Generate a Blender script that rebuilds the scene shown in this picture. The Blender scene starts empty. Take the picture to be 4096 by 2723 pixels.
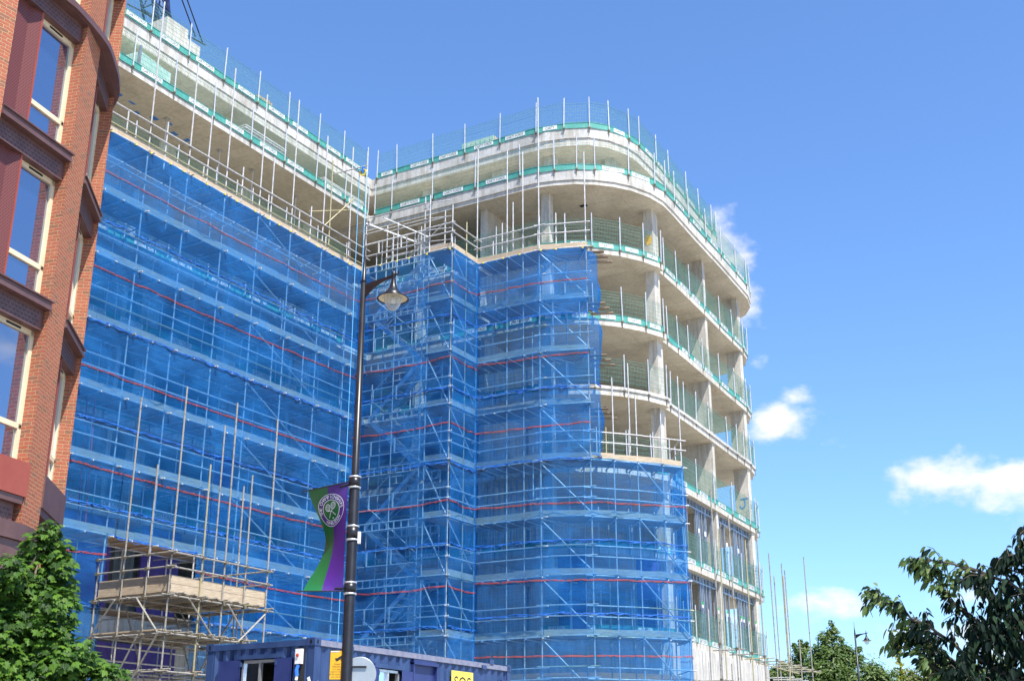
import bpy, math, random
from math import sin, cos, pi, radians, atan2, hypot, sqrt
from mathutils import Vector, Matrix, noise
random.seed(7)
SC = bpy.context.scene
COL = SC.collection

# ------------------------------------------------------------ camera, sky, sun
cam_d = bpy.data.cameras.new('camera'); cam = bpy.data.objects.new('camera', cam_d); COL.objects.link(cam)
cam.location = (0, 0, 1.6)
cam.rotation_euler = (radians(90 + 19.55), 0, radians(30))
cam_d.sensor_width = 36; cam_d.lens = 36 * 4877 / 4096
cam_d.clip_start = 0.1; cam_d.clip_end = 3000
SC.camera = cam
SC.view_settings.view_transform = 'Standard'; SC.view_settings.look = 'None'
SC.view_settings.exposure = 1.15; SC.view_settings.gamma = 1
SC.render.resolution_x = 1024; SC.render.resolution_y = 680
SC.cycles.transparent_max_bounces = 24
SC.cycles.max_bounces = 8

SUN_DIR = Vector((0.50, -0.27, 1.0)).normalized()      # towards the sun
sun_d = bpy.data.lights.new('sun', 'SUN'); sun_d.energy = 4.2; sun_d.angle = radians(0.5); sun_d.color = (1, 0.95, 0.87)
sun = bpy.data.objects.new('sun', sun_d); COL.objects.link(sun)
sun.rotation_euler = SUN_DIR.to_track_quat('Z', 'Y').to_euler(); sun.location = (10, -10, 60)

W = bpy.data.worlds.new('World'); SC.world = W; W.use_nodes = True
def build_world():
    nt = W.node_tree; N = nt.nodes; L = nt.links; N.clear()
    out = N.new('ShaderNodeOutputWorld'); bg = N.new('ShaderNodeBackground'); bg.inputs[1].default_value = 0.122
    L.new(bg.outputs[0], out.inputs[0])
    sky = N.new('ShaderNodeTexSky'); sky.sky_type = 'NISHITA'; sky.sun_disc = False
    el = math.asin(SUN_DIR.z); sky.sun_elevation = el
    sky.sun_rotation = atan2(SUN_DIR.x, SUN_DIR.y)
    sky.altitude = 30; sky.air_density = 1.0; sky.dust_density = 0.6; sky.ozone_density = 2.2
    def M(op, a, b=None, c=None):
        n = N.new('ShaderNodeMath'); n.operation = op
        for i, v in enumerate((a, b, c)):
            if v is None: continue
            if isinstance(v, (int, float)): n.inputs[i].default_value = v
            else: L.new(v, n.inputs[i])
        return n.outputs[0]
    tc = N.new('ShaderNodeTexCoord'); sep = N.new('ShaderNodeSeparateXYZ'); L.new(tc.outputs['Generated'], sep.inputs[0])
    x, y, z = sep.outputs
    az = M('ARCTAN2', x, y); elv = M('ARCSINE', z)
    mp = N.new('ShaderNodeMapping'); mp.inputs['Scale'].default_value = (1, 1, 1.6); L.new(tc.outputs['Generated'], mp.inputs[0])
    n1 = N.new('ShaderNodeTexNoise'); n1.inputs['Scale'].default_value = 26; n1.inputs['Detail'].default_value = 9; n1.inputs['Roughness'].default_value = 0.58
    L.new(mp.outputs[0], n1.inputs['Vector'])
    n2 = N.new('ShaderNodeTexNoise'); n2.inputs['Scale'].default_value = 9; n2.inputs['Detail'].default_value = 4
    L.new(mp.outputs[0], n2.inputs['Vector'])
    clouds = [(-19.2, 23.6, 1.5, 2.3, 1.0), (-18.2, 21.2, 1.2, 1.6, .8), (-17.3, 15.5, 2.0, 1.35, 1.2), (-16.5, 16.5, 1.4, .8, .9),
              (-10.2, 12.4, 3.0, 1.5, 1.35), (-7.0, 12.0, 3.0, 1.6, 1.25), (-15.9, 7.2, 2.9, .95, 1.1), (-17.6, 18.4, .8, .6, .45),
              (-12.4, 5.6, 3.2, 1.0, .6), (-7.0, 9.9, 1.3, .9, .8), (-14.6, 14.1, 1.1, .35, .25), (-9.5, 7.2, 2.0, 1.1, .8), (-8.8, 5.4, 3.0, 1.3, .7),
              (-20.5, 6.5, 2.2, .9, .55), (25, 18, 7, 3, 1), (60, 12, 9, 3, 1), (-75, 14, 8, 3, 1)]
    tot = None
    for ca, ce, ra, re, w in clouds:
        da = M('DIVIDE', M('SUBTRACT', az, radians(ca)), radians(ra)); de = M('DIVIDE', M('SUBTRACT', elv, radians(ce)), radians(re))
        d = M('SQRT', M('ADD', M('MULTIPLY', da, da), M('MULTIPLY', de, de)))
        m = M('MULTIPLY', M('SUBTRACT', 1.05, M('MULTIPLY', d, .95)), w)
        tot = m if tot is None else M('MAXIMUM', tot, m)
    dens = M('ADD', tot, M('ADD', M('MULTIPLY', M('SUBTRACT', n1.outputs[0], .5), 2.4), M('MULTIPLY', M('SUBTRACT', n2.outputs[0], .5), .8)))
    ss = N.new('ShaderNodeMapRange'); ss.interpolation_type = 'SMOOTHSTEP'
    ss.inputs['From Min'].default_value = .2; ss.inputs['From Max'].default_value = 1.15
    L.new(dens, ss.inputs[0])
    fac = M('MULTIPLY', ss.outputs[0], .95)
    # cloud colour: white tops, faintly grey where dense and low
    cr = N.new('ShaderNodeMapRange'); cr.inputs['From Min'].default_value = .3; cr.inputs['From Max'].default_value = .75
    cr.inputs['To Min'].default_value = 4.6; cr.inputs['To Max'].default_value = 3.5
    L.new(n2.outputs[0], cr.inputs[0])
    cc = N.new('ShaderNodeCombineColor'); L.new(cr.outputs[0], cc.inputs[0]); L.new(cr.outputs[0], cc.inputs[1])
    L.new(M('MULTIPLY', cr.outputs[0], 1.02), cc.inputs[2])
    gm = N.new('ShaderNodeMix'); gm.data_type = 'RGBA'; gm.blend_type = 'MULTIPLY'; gm.inputs[0].default_value = 1
    L.new(sky.outputs[0], gm.inputs[6]); gm.inputs[7].default_value = SKY_TINT
    mx = N.new('ShaderNodeMix'); mx.data_type = 'RGBA'; L.new(fac, mx.inputs[0]); L.new(gm.outputs[2], mx.inputs[6]); L.new(cc.outputs[0], mx.inputs[7])
    L.new(mx.outputs[2], bg.inputs[0])
SKY_TINT = (.59, .775, 1.0, 1)
build_world()

# ------------------------------------------------------------ materials
MATS = {}
def new_mat(name):
    m = bpy.data.materials.new(name); m.use_nodes = True; m.node_tree.nodes.clear()
    MATS[name] = m
    return m, m.node_tree.nodes, m.node_tree.links
def principled(N, L, rough=.6, metal=0, spec=.5):
    o = N.new('ShaderNodeOutputMaterial'); p = N.new('ShaderNodeBsdfPrincipled')
    p.inputs['Roughness'].default_value = rough; p.inputs['Metallic'].default_value = metal
    p.inputs['Specular IOR Level'].default_value = spec
    L.new(p.outputs[0], o.inputs[0]); return o, p
def ramp(N, stops):
    r = N.new('ShaderNodeValToRGB'); e = r.color_ramp.elements
    while len(e) < len(stops): e.new(.5)
    for i, (p, c) in enumerate(stops):
        e[i].position = p; e[i].color = (*c, 1)
    return r
def mat_noise(name, c1, c2, scale=3, rough=.6, metal=0, bump=0, stretch=(1, 1, 1), detail=6, spec=.5, c3=None, obj_rand=0, lo=.35, hi=.65):
    m, N, L = new_mat(name); o, p = principled(N, L, rough, metal, spec)
    tc = N.new('ShaderNodeTexCoord'); mp = N.new('ShaderNodeMapping'); mp.inputs['Scale'].default_value = stretch
    L.new(tc.outputs['Object'], mp.inputs[0])
    n = N.new('ShaderNodeTexNoise'); n.inputs['Scale'].default_value = scale; n.inputs['Detail'].default_value = detail; n.inputs['Roughness'].default_value = .62
    L.new(mp.outputs[0], n.inputs['Vector'])
    st = [(lo, c1), (hi, c2)] if c3 is None else [(lo, c1), ((lo + hi) / 2, c2), (hi, c3)]
    r = ramp(N, st); L.new(n.outputs[0], r.inputs[0]); src = r.outputs[0]
    if obj_rand:
        g = N.new('ShaderNodeNewGeometry')
        mr = N.new('ShaderNodeMapRange'); mr.inputs['To Min'].default_value = 1 - obj_rand; mr.inputs['To Max'].default_value = 1 + obj_rand
        L.new(g.outputs['Random Per Island'], mr.inputs[0])
        v = N.new('ShaderNodeVectorMath'); v.operation = 'SCALE'; L.new(src, v.inputs[0]); L.new(mr.outputs[0], v.inputs['Scale']); src = v.outputs[0]
    L.new(src, p.inputs['Base Color'])
    if bump:
        b = N.new('ShaderNodeBump'); b.inputs['Strength'].default_value = bump; b.inputs['Distance'].default_value = .02
        L.new(n.outputs[0], b.inputs['Height']); L.new(b.outputs[0], p.inputs['Normal'])
    return m
def mat_concrete(name, c1, c2, streak=True, line=0):
    m, N, L = new_mat(name); o, p = principled(N, L, .85, 0, .3)
    tc = N.new('ShaderNodeTexCoord')
    n = N.new('ShaderNodeTexNoise'); n.inputs['Scale'].default_value = .55; n.inputs['Detail'].default_value = 8; n.inputs['Roughness'].default_value = .65; n.inputs['Distortion'].default_value = .6
    L.new(tc.outputs['Object'], n.inputs['Vector'])
    r = ramp(N, [(.33, c1), (.62, c2)]); L.new(n.outputs[0], r.inputs[0])
    mp = N.new('ShaderNodeMapping'); mp.inputs['Scale'].default_value = (4, 4, .35); L.new(tc.outputs['Object'], mp.inputs[0])
    n2 = N.new('ShaderNodeTexNoise'); n2.inputs['Scale'].default_value = 1.6; n2.inputs['Detail'].default_value = 7; L.new(mp.outputs[0], n2.inputs['Vector'])
    r2 = ramp(N, [(.38, (.72, .68, .62)), (.55, (1, 1, 1))]); L.new(n2.outputs[0], r2.inputs[0])
    n3 = N.new('ShaderNodeTexNoise'); n3.inputs['Scale'].default_value = 9; n3.inputs['Detail'].default_value = 6; L.new(tc.outputs['Object'], n3.inputs['Vector'])
    r3 = ramp(N, [(.3, (.86, .84, .8)), (.6, (1, 1, 1))]); L.new(n3.outputs[0], r3.inputs[0])
    def mul(a, b, f=1):
        x = N.new('ShaderNodeMix'); x.data_type = 'RGBA'; x.blend_type = 'MULTIPLY'; x.inputs[0].default_value = f
        L.new(a, x.inputs[6]); L.new(b, x.inputs[7]); return x.outputs[2]
    c = mul(mul(r.outputs[0], r2.outputs[0], .75 if streak else .25), r3.outputs[0], .8)
    if line:   # formwork sheet joints on a 2.4 x 1.2 m grid
        br = N.new('ShaderNodeTexBrick'); br.inputs['Scale'].default_value = 1; br.inputs['Brick Width'].default_value = 2.4; br.inputs['Row Height'].default_value = 1.2
        br.inputs['Mortar Size'].default_value = .012; br.inputs['Mortar Smooth'].default_value = .4
        br.inputs['Color1'].default_value = (1, 1, 1, 1); br.inputs['Color2'].default_value = (.9, .89, .87, 1); br.inputs['Mortar'].default_value = (.62, .6, .56, 1)
        L.new(tc.outputs['Object'], br.inputs['Vector']); c = mul(c, br.outputs[0], .8)
        n4 = N.new('ShaderNodeTexNoise'); n4.inputs['Scale'].default_value = .8; n4.inputs['Detail'].default_value = 3; n4.inputs['Distortion'].default_value = 2; L.new(tc.outputs['Object'], n4.inputs['Vector'])
        r4 = ramp(N, [(.62, (1, 1, 1)), (.74, (.86, .66, .45))]); L.new(n4.outputs[0], r4.inputs[0]); c = mul(c, r4.outputs[0], .6)
    L.new(c, p.inputs['Base Color'])
    b = N.new('ShaderNodeBump'); b.inputs['Strength'].default_value = .25; b.inputs['Distance'].default_value = .02
    L.new(n3.outputs[0], b.inputs['Height']); L.new(b.outputs[0], p.inputs['Normal'])
    return m
CONC = mat_concrete('concrete', (.46, .44, .39), (.62, .59, .53))
CONC_W = mat_concrete('concrete_pale', (.43, .42, .39), (.60, .585, .55))
SOFF = mat_concrete('concrete_soffit', (.54, .485, .385), (.70, .64, .52), streak=False, line=1)
STEEL = mat_noise('galvanised_tube', (.38, .375, .36), (.58, .575, .56), 14, .5, .1, 0, (1, 1, .5), obj_rand=.18)
TUBE_W = mat_noise('weathered_tube', (.15, .14, .115), (.34, .325, .29), 7, .6, .2, c3=(.27, .23, .16), obj_rand=.25)
STEEL_Y = mat_noise('yellowed_tube', (.38, .32, .15), (.46, .42, .27), 9, .5, .3)
POSTM = mat_noise('zinc_post', (.46, .47, .48), (.60, .61, .62), 8, .4, .3)
COUP = mat_noise('coupler_steel', (.10, .085, .06), (.27, .23, .16), 20, .6, .5, obj_rand=.4)
GREEN = mat_noise('green_paint', (.045, .25, .195), (.085, .34, .28), 5, .5, 0, obj_rand=.12)
MESHG = mat_noise('green_mesh_wire', (.09, .25, .20), (.16, .36, .29), 6, .5, .2)
PLATE = mat_noise('white_name_plate', (.62, .63, .60), (.72, .72, .70), 4, .5)
LETTER = mat_noise('green_lettering', (.02, .07, .055), (.04, .11, .09), 9, .6)
WOOD = mat_noise('scaffold_board_wood', (.34, .255, .165), (.52, .425, .30), 6, .8, 0, .2, (.6, .6, 7), obj_rand=.22)
DECK = mat_noise('deck_board_wood', (.20, .15, .10), (.36, .28, .20), 6, .85, 0, .1, (4, 4, 1), obj_rand=.2)
BLACK = mat_noise('black_paint', (.008, .008, .010), (.016, .016, .019), 6, .35, 0, .03, spec=.4)
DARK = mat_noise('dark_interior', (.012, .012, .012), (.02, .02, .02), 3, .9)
GREYST = mat_noise('stud_steel', (.30, .36, .44), (.42, .48, .56), 8, .35, .6)
PURPLE = mat_noise('purple_board', (.075, .042, .20), (.11, .065, .27), 4, .7)
ROPE = mat_noise('orange_rope', (.42, .045, .015), (.55, .08, .03), 30, .7)
BROPE = mat_noise('blue_rope', (.10, .42, .75), (.16, .52, .85), 30, .6)
BARK = mat_noise('bark', (.05, .04, .03), (.11, .09, .065), 12, .9, 0, .5, (1, 1, .25))
REDP = mat_noise('red_metal', (.30, .060, .034), (.34, .075, .042), 2, .42, .15)
PURPM = mat_noise('plum_metal', (.125, .062, .055), (.165, .085, .075), 3, .45, .25)
PURPD = mat_noise('plum_pattern_cut', (.035, .018, .018), (.05, .026, .025), 5, .6)
CREAM = mat_noise('cream_frame', (.66, .56, .36), (.72, .62, .42), 3, .45)
BOXB = mat_noise('container_blue', (.020, .046, .13), (.04, .076, .185), 2.2, .42, .1, .05, (1, 1, .35), detail=9)
BOXD = mat_noise('shutter_blue', (.022, .036, .14), (.035, .05, .17), 3, .4, .1)
RUST = mat_noise('rusty_edge', (.16, .17, .24), (.22, .23, .30), 7, .7, .1, c3=(.34, .24, .17), hi=.8)
CRANE = mat_noise('crane_blue_black', (.012, .02, .07), (.03, .045, .12), 4, .4, .2)
WHITE = mat_noise('white_plastic', (.7, .7, .7), (.8, .8, .8), 4, .4)
YELLOW = mat_noise('yellow_sign', (.78, .60, .07), (.84, .67, .10), 3, .4)
AMBER = mat_noise('amber_sign', (.74, .36, .01), (.78, .41, .015), 3, .4)
SIGNB = mat_noise('sign_black', (.015, .013, .01), (.03, .026, .02), 3, .5)
ALU = mat_noise('aluminium', (.55, .57, .58), (.7, .71, .72), 5, .35, .7)
GREYB = mat_noise('grey_sign_back', (.36, .39, .40), (.44, .47, .48), 3, .4, .5)
BLUEP = mat_noise('blue_plug', (.03, .16, .62), (.05, .2, .7), 4, .4)
ORANGE = mat_noise('orange_spray', (.75, .38, .02), (.8, .45, .03), 6, .8)
BLUESP = mat_noise('blue_spray', (.05, .18, .55), (.07, .25, .65), 6, .8)
MINT = mat_noise('faded_green_steel', (.25, .45, .37), (.45, .58, .50), 3, .7, obj_rand=.1)
GTAPE = mat_noise('green_tag', (.03, .35, .09), (.04, .42, .12), 4, .6)
YINS = mat_noise('yellow_insulation', (.35, .28, .06), (.45, .36, .08), 8, .9)
ASPH = mat_noise('asphalt', (.04, .04, .042), (.06, .06, .06), 40, .9, 0, .3)
PAVE = mat_noise('paving', (.24, .23, .21), (.32, .30, .28), 3, .85, 0, .1)
GROUNDM = mat_noise('site_ground', (.34, .31, .27), (.46, .42, .37), .4, .95, 0, .2)

def mat_brick():
    m, N, L = new_mat('red_brick'); o, p = principled(N, L, .85, 0, .25)
    uv = N.new('ShaderNodeUVMap')
    nz = N.new('ShaderNodeTexNoise'); nz.inputs['Scale'].default_value = 7; nz.inputs['Detail'].default_value = 4; L.new(uv.outputs[0], nz.inputs['Vector'])
    wob = N.new('ShaderNodeMix'); wob.data_type = 'RGBA'; wob.blend_type = 'LINEAR_LIGHT'; wob.inputs[0].default_value = .022
    L.new(uv.outputs[0], wob.inputs[6]); L.new(nz.outputs['Color'], wob.inputs[7])
    br = N.new('ShaderNodeTexBrick'); br.inputs['Scale'].default_value = 1; br.inputs['Brick Width'].default_value = .225; br.inputs['Row Height'].default_value = .075
    br.inputs['Mortar Size'].default_value = .007; br.inputs['Mortar Smooth'].default_value = .25; br.inputs['Bias'].default_value = -.1
    br.inputs['Color1'].default_value = (0, 0, 0, 1); br.inputs['Color2'].default_value = (1, 1, 1, 1); br.inputs['Mortar'].default_value = (.5, .5, .5, 1)
    L.new(wob.outputs[2], br.inputs['Vector'])
    r = ramp(N, [(0, (.27, .12, .08)), (.05, (.35, .11, .064)), (.55, (.41, .132, .082)), (.9, (.37, .115, .076)), (1, (.54, .30, .22))])
    L.new(br.outputs[0], r.inputs[0])
    n2 = N.new('ShaderNodeTexNoise'); n2.inputs['Scale'].default_value = 30; n2.inputs['Detail'].default_value = 5; L.new(uv.outputs[0], n2.inputs['Vector'])
    r2 = ramp(N, [(.3, (.72, .68, .66)), (.65, (1.1, 1.08, 1.05))]); L.new(n2.outputs[0], r2.inputs[0])
    mu = N.new('ShaderNodeMix'); mu.data_type = 'RGBA'; mu.blend_type = 'MULTIPLY'; mu.inputs[0].default_value = 1; L.new(r.outputs[0], mu.inputs[6]); L.new(r2.outputs[0], mu.inputs[7])
    mm = N.new('ShaderNodeMix'); mm.data_type = 'RGBA'; L.new(br.outputs['Fac'], mm.inputs[0]); L.new(mu.outputs[2], mm.inputs[6]); mm.inputs[7].default_value = (.46, .31, .15, 1)
    L.new(mm.outputs[2], p.inputs['Base Color'])
    h = N.new('ShaderNodeMath'); h.operation = 'MULTIPLY_ADD'; L.new(br.outputs['Fac'], h.inputs[0]); h.inputs[1].default_value = -1; 
    h2 = N.new('ShaderNodeMath'); h2.operation = 'MULTIPLY'; L.new(n2.outputs[0], h2.inputs[0]); h2.inputs[1].default_value = .7; L.new(h2.outputs[0], h.inputs[2])
    b = N.new('ShaderNodeBump'); b.inputs['Strength'].default_value = .9; b.inputs['Distance'].default_value = .014
    L.new(h.outputs[0], b.inputs['Height']); L.new(b.outputs[0], p.inputs['Normal'])
    return m
BRICK = mat_brick()
def mat_perf():
    m, N, L = new_mat('perforated_red'); o, p = principled(N, L, .5, .1, .4)
    uv = N.new('ShaderNodeUVMap'); mp = N.new('ShaderNodeMapping'); mp.inputs['Scale'].default_value = (22, 22, 22); mp.inputs['Rotation'].default_value = (0, 0, .6)
    L.new(uv.outputs[0], mp.inputs[0])
    v = N.new('ShaderNodeTexVoronoi'); v.inputs['Scale'].default_value = 1; v.inputs['Randomness'].default_value = .0; L.new(mp.outputs[0], v.inputs['Vector'])
    r = ramp(N, [(.18, (.035, .012, .012)), (.34, (.17, .048, .042))]); L.new(v.outputs['Distance'], r.inputs[0]); L.new(r.outputs[0], p.inputs['Base Color'])
    return m
PERF = mat_perf()
def mat_glass(name, col, rough=.02):
    m, N, L = new_mat(name)
    o = N.new('ShaderNodeOutputMaterial'); g = N.new('ShaderNodeBsdfGlossy'); g.inputs['Roughness'].default_value = rough; g.inputs[0].default_value = (.85, .9, 1, 1)
    d = N.new('ShaderNodeBsdfPrincipled'); d.inputs['Base Color'].default_value = (*col, 1); d.inputs['Roughness'].default_value = .05
    fr = N.new('ShaderNodeFresnel'); fr.inputs[0].default_value = 1.9
    tc = N.new('ShaderNodeTexCoord'); nz = N.new('ShaderNodeTexNoise'); nz.inputs['Scale'].default_value = .9; L.new(tc.outputs['Object'], nz.inputs['Vector'])
    b = N.new('ShaderNodeBump'); b.inputs['Strength'].default_value = .04; L.new(nz.outputs[0], b.inputs['Height']); L.new(b.outputs[0], g.inputs['Normal'])
    ad = N.new('ShaderNodeMath'); ad.operation = 'ADD'; ad.inputs[1].default_value = .28; ad.use_clamp = True; L.new(fr.outputs[0], ad.inputs[0])
    mx = N.new('ShaderNodeMixShader'); L.new(ad.outputs[0], mx.inputs[0]); L.new(d.outputs[0], mx.inputs[1]); L.new(g.outputs[0], mx.inputs[2]); L.new(mx.outputs[0], o.inputs[0])
    return m
GLASS = mat_glass('window_glass', (.012, .03, .09))
GLASS_D = mat_glass('office_glass', (.02, .03, .035))
def mat_clear(name, tint=(.9, .93, .92), fac=.25):
    m, N, L = new_mat(name); o = N.new('ShaderNodeOutputMaterial')
    t = N.new('ShaderNodeBsdfTransparent'); t.inputs[0].default_value = (*tint, 1)
    g = N.new('ShaderNodeBsdfPrincipled'); g.inputs['Base Color'].default_value = (.6, .6, .58, 1); g.inputs['Roughness'].default_value = .12
    lw = N.new('ShaderNodeLayerWeight'); lw.inputs[0].default_value = .3
    ad = N.new('ShaderNodeMath'); ad.operation = 'ADD'; ad.inputs[1].default_value = fac; ad.use_clamp = True; L.new(lw.outputs['Facing'], ad.inputs[0])
    mx = N.new('ShaderNodeMixShader'); L.new(ad.outputs[0], mx.inputs[0]); L.new(t.outputs[0], mx.inputs[1]); L.new(g.outputs[0], mx.inputs[2]); L.new(mx.outputs[0], o.inputs[0])
    return m
CLEAR = mat_clear('lantern_bowl')
def mat_net():
    m, N, L = new_mat('blue_debris_net'); o = N.new('ShaderNodeOutputMaterial')
    tc = N.new('ShaderNodeTexCoord')
    mp = N.new('ShaderNodeMapping'); mp.inputs['Scale'].default_value = (1, 1, 14); L.new(tc.outputs['Object'], mp.inputs[0])
    n = N.new('ShaderNodeTexNoise'); n.inputs['Scale'].default_value = 1.1; n.inputs['Detail'].default_value = 5; L.new(mp.outputs[0], n.inputs['Vector'])
    n2 = N.new('ShaderNodeTexNoise'); n2.inputs['Scale'].default_value = .5; n2.inputs['Detail'].default_value = 5; n2.inputs['Distortion'].default_value = 1.2; L.new(tc.outputs['Object'], n2.inputs['Vector'])
    ad = N.new('ShaderNodeMath'); ad.operation = 'ADD'; L.new(n.outputs[0], ad.inputs[0]); L.new(n2.outputs[0], ad.inputs[1])
    mr = N.new('ShaderNodeMapRange'); mr.inputs['From Min'].default_value = .7; mr.inputs['From Max'].default_value = 1.3; mr.inputs['To Min'].default_value = NET_LO; mr.inputs['To Max'].default_value = NET_HI
    L.new(ad.outputs[0], mr.inputs[0])
    oi = N.new('ShaderNodeObjectInfo'); orr = N.new('ShaderNodeMapRange'); orr.inputs['To Min'].default_value = -.06; orr.inputs['To Max'].default_value = .08; L.new(oi.outputs['Random'], orr.inputs[0])
    adr = N.new('ShaderNodeMath'); adr.operation = 'ADD'; L.new(mr.outputs[0], adr.inputs[0]); L.new(orr.outputs[0], adr.inputs[1])
    # a net seen at a slant closes up
    lw = N.new('ShaderNodeLayerWeight'); lw.inputs[0].default_value = .25
    a2 = N.new('ShaderNodeMath'); a2.operation = 'MULTIPLY_ADD'; a2.use_clamp = True; L.new(lw.outputs['Facing'], a2.inputs[0]); a2.inputs[1].default_value = .10; L.new(adr.outputs[0], a2.inputs[2])
    t = N.new('ShaderNodeBsdfTransparent'); t.inputs[0].default_value = (.62, .86, 1, 1)
    r = ramp(N, [(.3, (.010, .175, .60)), (.7, (.035, .28, .80))]); L.new(n2.outputs[0], r.inputs[0])
    d = N.new('ShaderNodeBsdfDiffuse'); L.new(r.outputs[0], d.inputs[0])
    tl = N.new('ShaderNodeBsdfTranslucent'); L.new(r.outputs[0], tl.inputs[0])
    m1 = N.new('ShaderNodeMixShader'); m1.inputs[0].default_value = .4; L.new(d.outputs[0], m1.inputs[1]); L.new(tl.outputs[0], m1.inputs[2])
    m2 = N.new('ShaderNodeMixShader'); L.new(a2.outputs[0], m2.inputs[0]); L.new(t.outputs[0], m2.inputs[1]); L.new(m1.outputs[0], m2.inputs[2]); L.new(m2.outputs[0], o.inputs[0])
    return m
NET_LO, NET_HI = .19, .46
NET = mat_net()
HEM = mat_noise('net_hem_cord', (.003, .08, .38), (.012, .19, .66), 5, .7)
NETD = mat_noise('bunched_net', (.003, .05, .20), (.006, .09, .36), 5, .9)
def mat_leaf(name, c1, c2, c3, trans=.35, rough=.5, spec=.35):
    m, N, L = new_mat(name); o = N.new('ShaderNodeOutputMaterial')
    g = N.new('ShaderNodeNewGeometry'); r = ramp(N, [(0, c1), (.5, c2), (1, c3)]); L.new(g.outputs['Random Per Island'], r.inputs[0])
    p = N.new('ShaderNodeBsdfPrincipled'); p.inputs['Roughness'].default_value = rough; p.inputs['Specular IOR Level'].default_value = spec; L.new(r.outputs[0], p.inputs['Base Color'])
    tl = N.new('ShaderNodeBsdfTranslucent')
    sc = N.new('ShaderNodeVectorMath'); sc.operation = 'MULTIPLY'; L.new(r.outputs[0], sc.inputs[0]); sc.inputs[1].default_value = (1.5, 1.7, .6); L.new(sc.outputs[0], tl.inputs[0])
    mx = N.new('ShaderNodeMixShader'); mx.inputs[0].default_value = trans; L.new(p.outputs[0], mx.inputs[1]); L.new(tl.outputs[0], mx.inputs[2]); L.new(mx.outputs[0], o.inputs[0])
    return m
LEAF_M = mat_leaf('maple_leaf', (.010, .032, .004), (.040, .10, .010), (.085, .17, .016), .22, .55, .2)
LEAF_SHADE = mat_leaf('shade_dark_leaf', (.006, .014, .012), (.010, .024, .015), (.018, .042, .018), .10, .65, .1)  # shade over the drooping tree is put into this leaf colour
LEAF_G = mat_leaf('tree_leaf', (.045, .085, .016), (.075, .13, .024), (.13, .19, .04))
LEAF_D2 = mat_leaf('dusky_leaf', (.025, .05, .02), (.04, .07, .03), (.06, .09, .04))
LEAF_Y = mat_leaf('yellow_leaf', (.25, .24, .03), (.34, .32, .04), (.42, .38, .06))
LEAF_P = mat_leaf('pale_leaf', (.11, .15, .03), (.16, .19, .05), (.20, .22, .06))

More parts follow.
